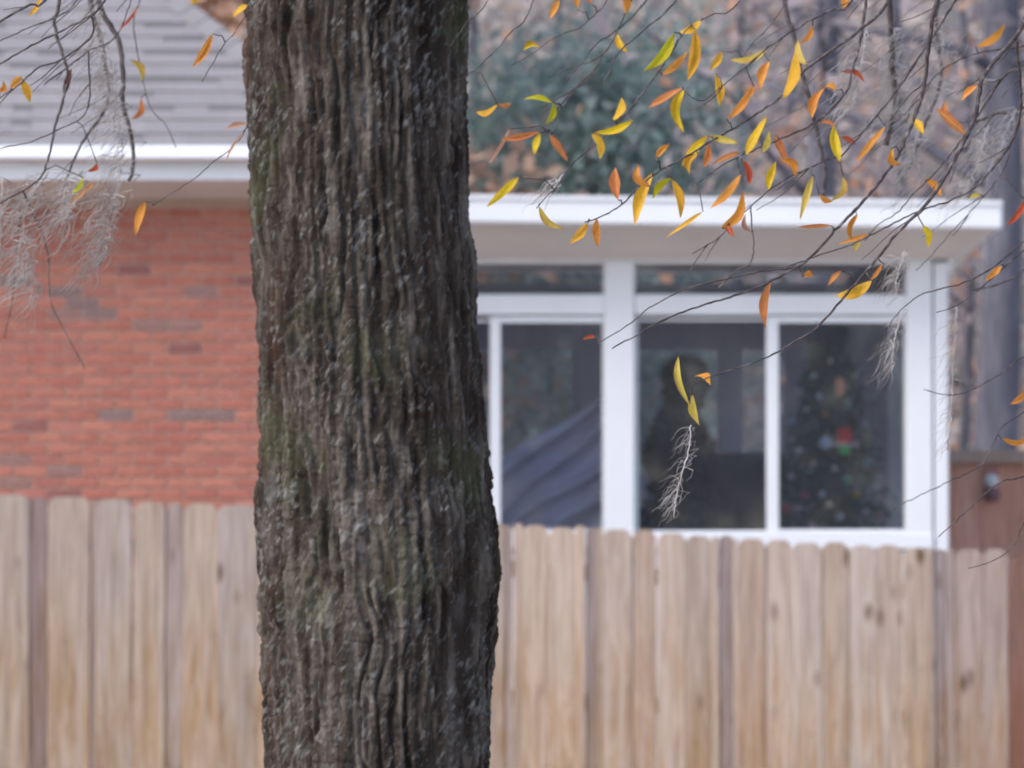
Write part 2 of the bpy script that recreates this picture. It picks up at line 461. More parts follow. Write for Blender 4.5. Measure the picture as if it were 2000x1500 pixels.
# shingle tabs on the front slope
EXPO = 0.149
up = Vector((0, math.cos(SL), math.sin(SL))); nrm = Vector((0, -math.sin(SL), math.cos(SL)))
rot = Matrix(((1, 0, 0), (0, up.y, nrm.y), (0, up.z, nrm.z))).to_euler()
tabm = {}
def tab_mesh(wd, th, band):
    key = (round(wd, 2), round(th, 3), band)
    if key not in tabm:
        b = MB(); b.box(0, key[0], -0.0, EXPO * 1.05, 0, key[1], 0)
        for v in b.v:
            if v.y > 0.05: v.z *= 0.25          # tapers up under the next course
        if band:                                # shadow under the next course's butt, painted as a dark granule band
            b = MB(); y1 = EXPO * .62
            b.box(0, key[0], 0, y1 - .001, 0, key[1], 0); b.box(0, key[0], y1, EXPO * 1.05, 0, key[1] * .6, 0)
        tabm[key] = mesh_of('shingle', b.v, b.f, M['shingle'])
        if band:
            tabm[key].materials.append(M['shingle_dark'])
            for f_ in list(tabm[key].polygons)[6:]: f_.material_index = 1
    return tabm[key], key[0]
SHC = [lin(150, 144, 142), lin(148, 142, 140), lin(152, 146, 143), lin(147, 141, 139)]
for r in range(15):
    s0 = r * EXPO - 0.01
    base = A + up * s0
    xe = XE - (s0 + EXPO * .8) * math.cos(SL)
    x = PX(-190, YE) + random.uniform(0, 0.15)
    while x < xe - 0.05:
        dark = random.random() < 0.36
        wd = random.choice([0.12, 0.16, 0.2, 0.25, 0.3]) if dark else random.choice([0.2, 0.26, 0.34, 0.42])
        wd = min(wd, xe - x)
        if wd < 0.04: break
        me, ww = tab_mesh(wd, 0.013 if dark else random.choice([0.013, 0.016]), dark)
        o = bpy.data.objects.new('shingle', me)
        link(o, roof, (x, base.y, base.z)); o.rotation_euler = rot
        c = random.choice(SHC); j = random.uniform(0.97, 1.03)
        o.color = (c[0] * j, c[1] * j, c[2] * j * 1.02, 1)
        x += ww + 0.0015
# hip cap shingles
hip_dir = (R2 - B).normalized(); side = hip_dir.cross(Vector((0, 0, 1))).normalized()
for k in range(16):
    p = B + hip_dir * (k * 0.16 - 0.02) + Vector((0, 0, 0.012))
    a = MB(); e1 = hip_dir * 0.24
    l_ = (side * -0.13 + Vector((0, 0, -0.075))); r_ = (side * 0.13 + Vector((0, 0, -0.075)))
    lift = Vector((0, 0, 0.012))
    a.add([p + l_ + lift, p + lift, p + r_ + lift, p + r_ + e1, p + e1, p + l_ + e1,
           p + l_ , p, p + r_], [(0, 1, 4, 5), (1, 2, 3, 4), (6, 7, 1, 0), (7, 8, 2, 1)])
    o = a.build('hip_shingle', M['shingle'], roof); c = random.choice(SHC); o.color = c
# gutter, fascia, soffit on the front and right sides
def gutter(x0, x1, y, zt, h, d, name, parent, mat, endcap=True):
    prof = [(0, 0), (-d * 0.8, 0), (-d, h * .16), (-d * .97, h * .36), (-d * .80, h * .74), (-d * .62, h), (-d * .56, h), (-d * .7, h * .7), (-d * .8, .02), (0, .015)]
    b = MB(); n = len(prof)
    vs = [(x0, y + a, zt - h + c) for a, c in prof] + [(x1, y + a, zt - h + c) for a, c in prof]
    fs = [(i, (i + 1) % n, n + (i + 1) % n, n + i) for i in range(n)]
    b.add(vs, fs)
    if endcap:
        for xx in (x0, x1):
            b.add([(xx, y, zt - h), (xx, y - d * .8, zt - h), (xx, y - d, zt - h * .84), (xx, y - d * .62, zt), (xx, y, zt)], [(0, 1, 2, 3, 4)])
    return b.build(name, mat, parent)
zt = ZE + 0.01
gutter(x0, x1, YE - 0.002, zt, PZ(290, YE) - PZ(318, YE), 0.10, 'gutter', house, M['white'])
ZF0 = PZ(351, YE)
mb = MB(); mb.box(x0, x1, YE, YE + 0.025, ZF0, ZE - 0.03); mb.build('fascia', M['whitefascia'], house)
mb = MB(); mb.box(x1 - 0.025, x1 - 0.001, YE + 0.025, YE + D_ROOF, ZF0, ZE - 0.03); mb.build('fascia', M['whitefascia'], house)
# sloping soffit boards: from the fascia's foot in to the wall
mb = MB()
mb.add([(x0, YE + 0.026, ZF0 + 0.012), (x1 - 0.03, YE + 0.026, ZF0 + 0.012), (XR + 0.01, YB + 0.03, ZS - 0.004), (x0, YB + 0.03, ZS - 0.004)], [(0, 1, 2, 3)])
mb.add([(x1 - 0.03, YE + 0.026, ZF0 + 0.012), (x1 - 0.03, YE + D_ROOF, ZF0 + 0.012), (XR + 0.01, YE + D_ROOF, ZS - 0.004), (XR + 0.01, YB + 0.03, ZS - 0.004)], [(0, 1, 2, 3)])
mb.build('soffit', M['soffit'], house)

# ------------------------------------------------------------------ sunroom
YW = 34.30                                   # window plane (front)
SX0, SX1 = XR + 0.01, PX(1852, YW)
SYB = YW + 3.9
X = lambda p: PX(p, YW)
Z = lambda p: PZ(p, YW)
sun_r = empty('sunroom', ((SX0 + SX1) / 2, YW + 1.9, gh(1, 36)))
tag(sun_r, 'white framed glazed sunroom with flat white eave, joined to the brick house', 'sunroom')
FLOOR = Z(1045) - 0.62
FD = 0.09                                    # frame depth
def part(name, x0, x1, z0, z1, y0=0.0, y1=FD, mat='white', bev=0.006, parent=sun_r):
    b = MB(); b.box(x0, x1, YW + y0, YW + y1, z0, z1, bev); return b.build(name, M[mat], parent)
zh0, zh1 = Z(514), Z(506)                    # head rail
ztr0, ztr1 = Z(621), Z(576)                  # rail under the transoms
zs0, zs1 = Z(1072), Z(1043)                  # sill
part('head_rail', SX0, X(1822), zh0, Z(500), 0.0)
part('post', X(1181), X(1239), zs0 + .001, zh0 - .001, -0.012)
part('post', X(1771), X(1821), zs0 + .001, zh0 - .001, -0.012)
part('post', X(1824.5), SX1, Z(1300), Z(512), -0.004, 0.12)
part('post', SX0, X(735), zs0 + .001, zh0 - .001, -0.012)
part('transom_rail', X(735) + .001, X(1181) - .001, ztr0 + .02, ztr1)
part('transom_rail', X(1239) + .001, X(1771) - .001, ztr0 + .02, ztr1)
part('sill', SX0, X(1822), zs0, zs1, -0.02)
part('knee_wall', SX0, SX1 - 0.005, gh(1, 34) - 0.5, zs0 - .001, 0.01, 0.11, 'siding')
def sash(px0, px1, py0, py1, l, r, t, b, dy, name='sash'):
    """a sliding window: frame with its pane as sub-part; l r t b are face widths in photo pixels"""
    k = YW / F
    xa, xb, za, zb = X(px0), X(px1), Z(py1), Z(py0)
    m = MB(); y0, y1 = YW + dy, YW + dy + 0.03
    if l: m.box(xa, xa + l * k, y0, y1, za, zb, .003)
    if r: m.box(xb - r * k, xb, y0, y1, za, zb, .003)
    ia, ib = xa + l * k, xb - r * k
    if t: m.box(ia + .0005, ib - .0005, y0 + .001, y1 - .001, zb - t * k, zb - .0005, .003)
    if b: m.box(ia + .0005, ib - .0005, y0 + .001, y1 - .001, za + .0005, za + b * k, .003)
    s = m.build(name, M['white'], sun_r)
    p = MB(); yc = (y0 + y1) / 2
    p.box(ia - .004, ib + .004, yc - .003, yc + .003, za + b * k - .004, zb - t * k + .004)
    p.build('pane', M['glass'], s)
    return s
k2 = YW / F
# transom lights
sash(736.5, 1179.5, 514.5, 575.5, 2, 2, 1.5, 1.5, 0.03, 'transom')
sash(1240.5, 1769.5, 514.5, 575.5, 2, 2, 1.5, 1.5, 0.03, 'transom')
# sliders: rear sash (set back) and front sash
sash(736.5, 975, 622, 1042, 6, 8, 6, 6, 0.050)
sash(957, 1179.5, 618, 1042, 21, 3, 12, 8, 0.012)
sash(1240.5, 1515, 620, 1042, 6, 8, 6, 6, 0.050)
sash(1497, 1769.5, 618, 1042, 24, 3, 12, 8, 0.012)
# side and back shell
mb = MB(); mb.box(SX1 - 0.11, SX1 - 0.012, YW + 0.122, SYB, gh(2, 36) - .5, zs1)
mb.box(SX1 - 0.11, SX1 - 0.012, YW + 0.122, SYB, Z(560), Z(512))
for yy_ in (0.122, 1.3, 2.55, 3.8): mb.box(SX1 - 0.11, SX1 - 0.012, YW + yy_, YW + yy_ + .1, zs1, Z(560))
sw = mb.build('side_wall', M['white'], sun_r)
for ya_, yb_ in ((.222, 1.3), (1.4, 2.55), (2.65, 3.8)):
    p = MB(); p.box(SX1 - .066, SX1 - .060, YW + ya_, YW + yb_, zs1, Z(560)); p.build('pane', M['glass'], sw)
mb = MB(); mb.box(SX0 + .001, SX1 - .115, YW + 0.115, SYB, FLOOR - 0.1, FLOOR); mb.build('floor', M['siding'], sun_r)
M['wood_ceiling'] = m_painted('dark_ceiling', (0.30, 0.28, 0.29, 1), .2, .8)

inw = NT('inside_wall'); nn = inw.noise(inw.coord((6, 6, 0.4)), 2.2, 4)
M['inwall'] = inw.col(inw.ramp(nn, [(0.35, lin(206, 198, 204)), (0.7, lin(222, 216, 220))]), 0.9, 0.1)
# back wall with three windows; the trees behind show through them
YBK = SYB
XB = lambda p: PX(p, YBK)
ZB = lambda p: PZ(p, YBK)
wz0, wz1 = ZB(925), ZB(672)
ops = [(XB(800), XB(1128)), (XB(1236), XB(1412)), (XB(1440), XB(1545))]
mb = MB()
xa = SX0 + .001
for a, b in ops:
    mb.box(xa, a, YBK, YBK + .1, FLOOR, Z(500)); xa = b
    mb.box(a, b, YBK, YBK + .1, FLOOR, wz0); mb.box(a, b, YBK, YBK + .1, wz1, Z(500))
mb.box(xa, SX1 - .012, YBK, YBK + .1, FLOOR, Z(500))
bw = mb.build('back_wall', M['inwall'], sun_r)
for a, b in ops:
    m = MB(); e = .035
    m.box(a, a + e, YBK + .02, YBK + .07, wz0, wz1); m.box(b - e, b, YBK + .02, YBK + .07, wz0, wz1)
    m.box(a + e, b - e, YBK + .021, YBK + .069, wz0, wz0 + e); m.box(a + e, b - e, YBK + .021, YBK + .069, wz1 - e, wz1)
    f_ = m.build('window', M['inwall'], sun_r)
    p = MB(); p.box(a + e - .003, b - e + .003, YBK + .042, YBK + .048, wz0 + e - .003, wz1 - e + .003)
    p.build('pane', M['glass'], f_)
# roof: flat white eave with gutter face, sloping soffit
YF = YW - 0.42
fx0, fx1 = SX0 + 0.0, PX(1957, YF)
fz1a, fz0a = PZ(381, YF), PZ(434, YF)         # at the house
drop = PZ(381, YF) - PZ(396, YF)              # the eave falls a little to the right
def eave_box(name, y0, y1, za, zb, mat, xa=fx0, xb=fx1):
    b = MB(); b.box(xa, xb, y0, y1, za, zb, 0.012)
    for v in b.v: v.z -= drop * (v.x - fx0) / (fx1 - fx0)
    return b.build(name, M[mat], sun_r)
eave_box('gutter', YF - 0.09, YF, fz0a, fz1a, 'white')
eave_box('gutter_lip', YF - 0.103, YF - 0.0905, fz1a - 0.026, fz1a + 0.003, 'white')
kx0, kx1, ky0, ky1 = SX0 + .35, SX1 - .45, YW + .45, YW + 3.2          # unseen skylight opening, added to brighten the interior
def ring_boxes(x0, x1, y0, y1, z0, z1):
    b = MB(); b.box(x0, kx0, y0, y1, z0, z1); b.box(kx1, x1, y0, y1, z0, z1)
    b.box(kx0, kx1, y0, ky0, z0, z1); b.box(kx0, kx1, ky1, y1, z0, z1); return b
rb = ring_boxes(fx0, fx1 - 0.01, YF + .001, SYB + 0.3, fz0a + .02, fz1a - .01)
for v in rb.v:
    v.z -= drop * (v.x - fx0) / (fx1 - fx0)
    v.z += 0.004 * (v.y - YF)
rf = rb.build('roof', M['whitefascia'], sun_r)
b = MB(); b.box(kx0 - .05, kx1 + .05, ky0 - .05, ky1 + .05, fz1a + .01, fz1a + .02); b.build('added_skylight', M['glass'], rf)
zi = Z(507)
ceil = ring_boxes(SX0 + .001, SX1 - .115, YW + 0.1, SYB, Z(500) + .003, Z(500) + .05); ceil.build('ceiling', M['wood_ceiling'], sun_r)
b = MB(); za_ = fz0a + .012; zb_ = fz0a + .012 - drop
sx = SX1 + .004
b.add([(fx0, YF + .002, za_), (fx1 - .012, YF + .002, zb_), (sx, YW - .004, zi), (fx0, YW - .004, zi)], [(0, 1, 2, 3)])
b.add([(fx1 - .012, YF + .002, zb_), (fx1 - .012, SYB + .3, zb_ + .02), (sx, SYB + .3, zi), (sx, YW - .004, zi)], [(0, 1, 2, 3)])
b.build('soffit', M['soffit'], sun_r)
b = MB(); b.box(SX1 + .001, SX1 + .03, YW + .02, SYB, zi - .07, zi - .002); b.build('frieze_board', M['white'], sun_r)

# ------------------------------------------------------------------ things inside the sunroom
def leaf_cloud(pts, size, rng, aspect=0.45, flat=0.0):
    n = len(pts)
    d = rng.normal(size=(n, 3)); d /= np.linalg.norm(d, axis=1)[:, None]
    e = rng.normal(size=(n, 3)); e -= d * (e * d).sum(1)[:, None]; e /= np.linalg.norm(e, axis=1)[:, None]
    s = size * rng.uniform(0.6, 1.3, n)[:, None]
    a, b_ = d * s, e * s * aspect
    v = np.stack([pts - a, pts - b_ * 1, pts + a, pts + b_], 1).reshape(-1, 3)
    qd = np.arange(n * 4).reshape(n, 4)
    return v, qd
def cloud_obj(name, pts, size, mat, parent, aspect=0.45):
    v, qd = leaf_cloud(np.asarray(pts), size, RNG, aspect)
    o = ORG[parent.name]
    return link(bpy.data.objects.new(name, np_mesh(name, v - np.array(o), qd, mat, False)), parent, o)

# Christmas tree
Yx = YW + 0.66
tb = P(1622, 1180, Yx)
xt = empty('christmas_tree', (tb.x, Yx, FLOOR))
tag(xt, 'dark green decorated Christmas tree behind the glass nearest the sunroom corner', 'tree')
top = PZ(628, Yx)
pts = []
H = top - (FLOOR + 0.2)
for k in range(75):
    t_ = k / 75.0; z = FLOOR + 0.22 + H * t_; rr = 0.50 * (1 - t_) ** .8 + 0.05
    for j in range(9):
        a = random.uniform(0, 6.28); L = rr * random.uniform(0.75, 1.08)
        for s in np.linspace(0.15, 1, 9):
            for _ in range(3):
                pts.append((tb.x + math.cos(a) * L * s + random.gauss(0, .018), Yx + math.sin(a) * L * s + random.gauss(0, .018), z - 0.10 * s * (1 - t_) + random.gauss(0, .02)))
cloud_obj('needles', pts, 0.03, M['xmas'], xt, 0.2)
b = MB(); b.tube([(tb.x, Yx, FLOOR), (tb.x, Yx, FLOOR + 1.0), (tb.x, Yx, top)], [.035, .02, .006], 8); b.build('trunk', M['twig'], xt)
b = MB(); b.lathe((tb.x, Yx, FLOOR), [(.18, 0), (.17, .03), (.06, .06), (.045, .18)], 14); o = b.build('stand', M['gloss'], xt); o.color = lin(40, 60, 45)
def orn_pos(px, py):
    """on the tree's surface facing the window"""
    t_ = max(0, min(1, (PZ(py, Yx) - (FLOOR + .22)) / H)); rr = 0.50 * (1 - t_) ** .8 + .05
    d = PX(px, Yx) - tb.x
    y = Yx - math.sqrt(max(rr * rr - d * d, 0.0004)) * 0.97
    return P(px, py, y)
def hook(c, r, parent):
    b = MB(); b.lathe(c + Vector((0, 0, r * .95)), [(r * .28, 0), (r * .28, r * .3), (r * .1, r * .34)], 8)
    b.tube([c + Vector((0, 0, r * 1.25)), c + Vector((r * .3, r * .1, r * 1.6)), c + Vector((0, r * .3, r * 1.9))], [.001] * 3, 4)
    o = b.build('cap', M['gloss'], parent); o.color = lin(190, 180, 150)
def ball(px, py, rad_px, color, label, squash=1.0):
    c = orn_pos(px, py); r = rad_px * k2
    b = MB(); b.lathe(c, [(r * math.sin(math.pi * i / 10) + 1e-4, -r * squash * math.cos(math.pi * i / 10)) for i in range(11)], 16)
    o = b.build('ornament', M['gloss'], None, True, c); o.color = color
    tag(o, label, 'ornament', 'ornaments on the Christmas tree'); hook(c, r * min(squash, 1.2), o)
ball(1640, 755, 10, lin(250, 160, 110), 'long orange ornament near the top of the Christmas tree', 2.1)
ball(1655, 790, 8, lin(130, 150, 140), 'silvery green drop ornament above the red hat ornament', 1.6)
ball(1612, 866, 14, lin(205, 218, 236), 'pale blue ball ornament left of the red hat ornament')
ball(1653, 938, 9, lin(70, 160, 120), 'green ball ornament low on the Christmas tree')
ball(1674, 967, 8, lin(190, 150, 70), 'gold ball ornament low on the Christmas tree')
ball(1536, 993, 8, lin(210, 50, 60), 'red ball ornament lowest beside the window stile')
ball(1570, 967, 8, lin(205, 120, 130), 'pink ball ornament low on the Christmas tree')
ball(1640, 1010, 9, lin(200, 205, 205), 'silver ball ornament near the window sill')
ball(1546, 825, 9, lin(160, 170, 190), 'grey-blue ball ornament at mid height by the stile')
ball(1612, 810, 7, lin(180, 130, 80), 'amber ball ornament above the pale blue ball')
ball(1694, 905, 9, lin(150, 165, 180), 'dull silver ball ornament on the tree side towards the corner post')
ball(1718, 1008, 7, lin(215, 170, 165), 'pale pink ball ornament nearest the corner post')
ball(1585, 1028, 10, lin(190, 160, 175), 'mauve ball ornament at the sill under the pink ball')
for k, (bx_, by_) in enumerate([(1556, 760), (1590, 735), (1622, 705), (1668, 735), (1575, 800), (1690, 830), (1560, 880), (1588, 905), (1630, 915), (1710, 950), (1545, 930), (1606, 965), (1690, 1000), (1620, 985), (1600, 775), (1672, 868)]):
    ball(bx_, by_, random.uniform(4.5, 7), random.choice([lin(225, 228, 236), lin(220, 200, 205), lin(200, 215, 225), lin(235, 210, 190)]), 'small pale bauble among the branches of the Christmas tree')
c = orn_pos(1648, 868) + Vector((0, -0.07, 0)); r = 13 * k2
hat = empty('hat_ornament', c); tag(hat, 'red hat ornament with white brim over a green ball, mid Christmas tree', 'ornament', 'ornaments on the Christmas tree')
b = MB(); b.lathe(c, [(r * 1.12, 0), (r * 1.1, .02), (r * 1.02, 2.2 * r), (r * .9, 2.35 * r), (.004, 2.4 * r)], 16); o = b.build('crown', M['fabric'], hat, True); o.color = lin(245, 30, 50)
b = MB(); b.lathe(c, [(r * 1.0, -.012), (r * 2.0, -.010), (r * 2.05, 0), (r * 1.1, .004)], 18); o = b.build('brim', M['fabric'], hat, True); o.color = lin(235, 225, 225)
b = MB(); b.lathe(c - Vector((0, 0, r * .9)), [(r * .95 * math.sin(math.pi * i / 8) + 1e-4, -r * .8 * math.cos(math.pi * i / 8)) for i in range(9)], 14); o = b.build('ball', M['gloss'], hat, True); o.color = lin(40, 240, 120)
b = MB(); b.tube([c + Vector((0, 0, 2.4 * r)), c + Vector((0, .02, 3.4 * r))], [.0015, .0015], 4); o = b.build('cord', M['fabric'], hat); o.color = lin(180, 180, 170)

# bushy plant behind the middle pane
Yp = YW + 0.9
pb = P(1330, 1100, Yp)
pl = empty('indoor_plant', (pb.x, Yp, FLOOR)); tag(pl, 'tall dark bushy plant behind the pane beside the thick white post', 'plant')
pts = []
for k in range(5200):
    py = random.uniform(702, 1150); t_ = (py - 702) / 448
    hw = (30 + 42 * min(1, t_ * 2.0) + 9 * math.sin(py * .045)) * k2
    a = random.uniform(0, 6.28); rr = math.sqrt(random.random()) * hw
    pts.append((pb.x + (8 if py < 800 else -4) * k2 + math.cos(a) * rr, Yp + math.sin(a) * rr * .8, PZ(py, Yp)))
cloud_obj('foliage', pts, 0.05, M['indoor'], pl, 0.3)
b = MB(); b.tube([(pb.x, Yp, FLOOR + .1), (pb.x + .02, Yp, FLOOR + .7), (pb.x, Yp, PZ(720, Yp))], [.03, .02, .006], 7); b.build('stem', M['twig'], pl)
b = MB(); b.lathe((pb.x, Yp, FLOOR), [(.13, 0), (.17, .28), (.185, .28), (.185, .32), (.15, .32)], 16); o = b.build('pot', M['plain'], pl); o.color = lin(90, 70, 62)

# dark high-backed armchair between plant and tree
Yc = YW + 1.7
cx = PX(1452, Yc)
ch = empty('armchair', (cx, Yc, FLOOR)); tag(ch, 'dark upholstered armchair showing above the fence between plant and Christmas tree', 'armchair')
def cushion(name, x0, x1, y0, y1, z0, z1, bv=.05):
    b = MB(); b.box(x0, x1, y0, y1, z0, z1, bv); o = b.build(name, M['fabric'], ch, True); o.color = lin(52, 50, 62); return o
cushion('backrest', cx - .30, cx + .30, Yc - .10, Yc + .10, FLOOR + .30, PZ(885, Yc), .07)
cushion('seat', cx - .29, cx + .29, Yc + .11, Yc + .65, FLOOR + .25, FLOOR + .45)
cushion('armrest', cx - .42, cx - .305, Yc - .05, Yc + .62, FLOOR + .12, FLOOR + .62)
cushion('armrest', cx + .305, cx + .42, Yc - .05, Yc + .62, FLOOR + .12, FLOOR + .62)
for sx_ in (-.36, .36):
    for yy in (0.0, .55):
        b = MB(); b.tube([(cx + sx_, Yc + yy, FLOOR), (cx + sx_, Yc + yy, FLOOR + .13)], [.02, .028], 8); o = b.build('leg', M['plain'], ch); o.color = lin(50, 40, 36)

# draped dark fabric (swagged cloth with diagonal folds) in the left window
Yd = YW + 0.55
nu, nv = 90, 40
verts = []; fs = []
def g_(s_, c_, w_): return math.exp(-((s_ - c_) / w_) ** 2)
for i in range(nu + 1):
    for j in range(nv + 1):
        s_ = 1912 + 330 * (i / nu) - 14 * math.sin(j / nv * 5.0)
        t_ = -190 + (2590 - s_) * j / nv         # along the falling diagonal, gathered at the post
        bow = 13 * math.sin(j / nv * 6.0 + 2.6)
        fn = .5 - j / nv
        fold = 1.1 * g_(s_, 1930 + 8 * fn, 14) + .9 * g_(s_, 1996 + 46 * fn, 11) + 1.0 * g_(s_, 2052 - 34 * fn, 13) + 1.1 * g_(s_, 2120 + 20 * fn, 26) + .7 * g_(s_, 2200, 22)
        dy = -fold * 0.13 + 0.02 * math.sin(j * .5) + 0.10 * (i / nu)
        verts.append(P((s_ + t_) / 2 + bow, (s_ - t_) / 2 + bow, Yd + dy))
for i in range(nu):
    for j in range(nv):
        a = i * (nv + 1) + j; fs.append((a, a + 1, a + nv + 2, a + nv + 1))
me = mesh_of('draped_fabric', verts, fs, M['fabric'], True)
dr = link(bpy.data.objects.new('draped_fabric', me)); dr.color = lin(224, 218, 232)
so = dr.modifiers.new('thickness', 'SOLIDIFY'); so.thickness = 0.006
tag(dr, 'dark mauve fabric draped in diagonal folds behind the pane beside the oak trunk', 'fabric')

# ------------------------------------------------------------------ picket fence (front)
YFN = 31.0
fence = empty('picket_fence', (0, YFN, gh(0, YFN)))
tag(fence, 'weathered tan dog-eared picket fence running across in front of the house', 'fence')
def top_y(px):
    return float(np.interp(px, [-300, 0, 300, 500, 960, 1180, 1300, 1450, 1600, 1750, 1850, 2000], [955, 968, 979, 988, 1022, 1033, 1040, 1049, 1060, 1068, 1074, 1076]))
pk = [(-182, -104, 0), (-100, -26, 0), (-22, 57, 0), (60, 92, 2), (95, 177, 0), (178, 190, 1), (191, 258, 0), (261, 321, 0), (323, 356, 1), (359, 423, 0), (427, 500, 0)]
x = 504
while x < 950: pk.append((x, x + 55, 0)); x += 58
pk += [(962, 983, 0), (984, 1001, 1), (1002, 1018, 0), (1021, 1070, 0), (1073, 1122, 0), (1125, 1143, 0), (1144, 1167, 1), (1168, 1176, 0), (1177, 1231, 0), (1235, 1279, 3), (1282, 1333, 4), (1337, 1386, 0), (1390, 1404, 0), (1405, 1430, 5), (1431, 1440, 0),
       (1441, 1490, 3), (1495, 1542, 4), (1547, 1598, 0), (1604, 1652, 0), (1657, 1704, 0), (1709, 1758, 4), (1763, 1809, 0), (1814, 1824, 0), (1825, 1846, 5), (1847, 1861, 1), (1865, 1915, 1), (1919, 1967, 1)]
TONE = {0: (1.0, 1.0, 1.0), 1: (0.80, 0.80, 0.86), 2: (0.55, 0.50, 0.56), 3: (0.95, 0.87, 0.80), 4: (1.06, 1.07, 1.10), 5: (0.66, 0.64, 0.70)}
def picket(parent, px0, px1, ytop, depth, mat, tone, recess=0.0, zb=None, name='picket'):
    xa, xb = PX(px0, depth), PX(px1, depth); wd = xb - xa
    zt_ = PZ(ytop, depth); xm = (xa + xb) / 2
    zb = gh(xm, depth) + 0.03 if zb is None else zb
    c = min(0.042, wd * .3); h = zt_ - zb; hw = wd / 2; th = 0.017
    prof = [(-hw, 0), (hw, 0), (hw, h - c * 1.1), (hw - c * .35, h - c * .35), (hw - c, h), (-hw + c, h), (-hw + c * .35, h - c * .35), (-hw, h - c * 1.1)]
    e = 0.005
    vs = [(x * (1 - e / hw), 0, z) for x, z in prof] + [(x, e, z) for x, z in prof] + [(x, th, z) for x, z in prof]
    n = 8; fs = [tuple(range(n)), tuple(range(3 * n - 1, 2 * n - 1, -1))]
    for r in (0, 1):
        for i in range(n):
            j = (i + 1) % n; fs.append((r * n + j, r * n + i, r * n + n + i, r * n + n + j))
    o = bpy.data.objects.new(name, mesh_of(name, vs, fs, mat))
    link(o, parent, (xm, depth + recess, zb))
    o.rotation_euler = (random.uniform(-.002, .002), random.uniform(-.003, .003), random.uniform(-.02, .02))
    j = random.uniform(.84, 1.07); wm = random.uniform(-.035, .035)
    o.color = (tone[0] * j * (1 + wm), tone[1] * j, tone[2] * j * (1 - 1.6 * wm), 1)
    return o
pk = sorted(pk); pk = [(a, (pk[i + 1][0] - 0.1 if i + 1 < len(pk) else b_), t_) for i, (a, b_, t_) in enumerate(pk)]
for a, b_, t_ in pk:
    m = (a + b_) / 2
    picket(fence, a, b_, top_y(m) + random.uniform(-4, 4), YFN, M['picket'], TONE[t_], recess=(0.010 if t_ in (1, 2, 5) else random.uniform(-.003, .003)))
# rails and posts on the far side
for frac in (0.86, 0.5, 0.12):
    b = MB(); xa, xb = PX(-190, YFN), PX(1968, YFN)
    zl = gh(xa, YFN) + frac * 1.95; zr_ = gh(xb, YFN) + frac * 1.95
    b.box(xa, xb, YFN + .031, YFN + .069, -0.045, .045)
    for v in b.v: v.z += zl + (zr_ - zl) * (v.x - xa) / (xb - xa)
    o = b.build('rail', M['picket'], fence); o.color = (.8, .8, .82, 1)
for px in (-150, 640, 1500, 1940):
    xp = PX(px, YFN); b = MB(); zg = gh(xp, YFN)
    b.box(xp - .045, xp + .045, YFN + .071, YFN + .16, zg - .1, zg + 1.86, .006); o = b.build('post', M['picket'], fence); o.color = (.8, .8, .82, 1)

# brown panel at the right end of that fence
bf = empty('brown_fence_panel', (PX(2060, YFN), YFN, gh(3, YFN))); tag(bf, 'reddish brown fence panel where the tan picket fence ends', 'fence')
for k in range(7):
    a = 1972 + k * 52
    picket(bf, a, a + 49, 1090 + random.uniform(-4, 4), YFN, M['brownwood'], (.40, .40, .42), recess=.01)
b = MB(); b.box(PX(1972, YFN), PX(2336, YFN), YFN + .031, YFN + .069, 1.5, 1.59); o = b.build('rail', M['brownwood'], bf); o.color = (1, 1, 1, 1)
# brown fence beyond the sunroom
YF2 = 37.0
bf2 = empty('board_fence', (PX(1980, YF2), YF2, gh(3, YF2))); tag(bf2, 'brown board fence with pale cap rail beyond the sunroom corner', 'fence')
for k in range(11):
    a = 1822 + k * 46
    picket(bf2, a, a + 45.9, 900, YF2, M['brownwood'], (1.12, 1.02, .93), name='board')
b = MB(); b.box(PX(1815, YF2), PX(2335, YF2), YF2 - .06, YF2 + .06, PZ(905, YF2), PZ(879, YF2), .008); o = b.build('cap_rail', M['picket'], bf2); o.color = (.86, .80, .80, 1)
b = MB(); b.box(PX(1815, YF2), PX(2335, YF2), YF2 + .031, YF2 + .07, 1.0, 1.09); o = b.build('rail', M['brownwood'], bf2); o.color = (1, 1, 1, 1)
# globe lamp on that fence
c = P(1937, 940, YF2 - .07)
lp = empty('globe_lamp', c); tag(lp, 'small pale globe lamp on dark bracket, fixed to the brown board fence', 'lamp')
b = MB(); r = .048; b.lathe(c, [(r * math.sin(math.pi * i / 10) + 1e-4, -r * math.cos(math.pi * i / 10)) for i in range(11)], 16); o = b.build('globe', M['gloss'], lp, True); o.color = lin(205, 205, 200)
b = MB(); b.lathe(c - Vector((0, 0, .125)), [(.03, 0), (.05, .02), (.055, .055), (.035, .085)], 14); o = b.build('bracket', M['plain'], lp, True); o.color = lin(128, 96, 100)
b = MB(); b.box(c.x - .05, c.x + .05, YF2 - .018, YF2 - .001, c.z - .13, c.z + .1, .004); o = b.build('back_plate', M['plain'], lp); o.color = lin(176, 130, 124)
b = MB(); b.tube([(c.x, YF2 - .015, c.z - .09), (c.x, YF2 - .07, c.z - .1)], [.012, .012], 6); o = b.build('arm', M['plain'], lp); o.color = lin(80, 56, 70)

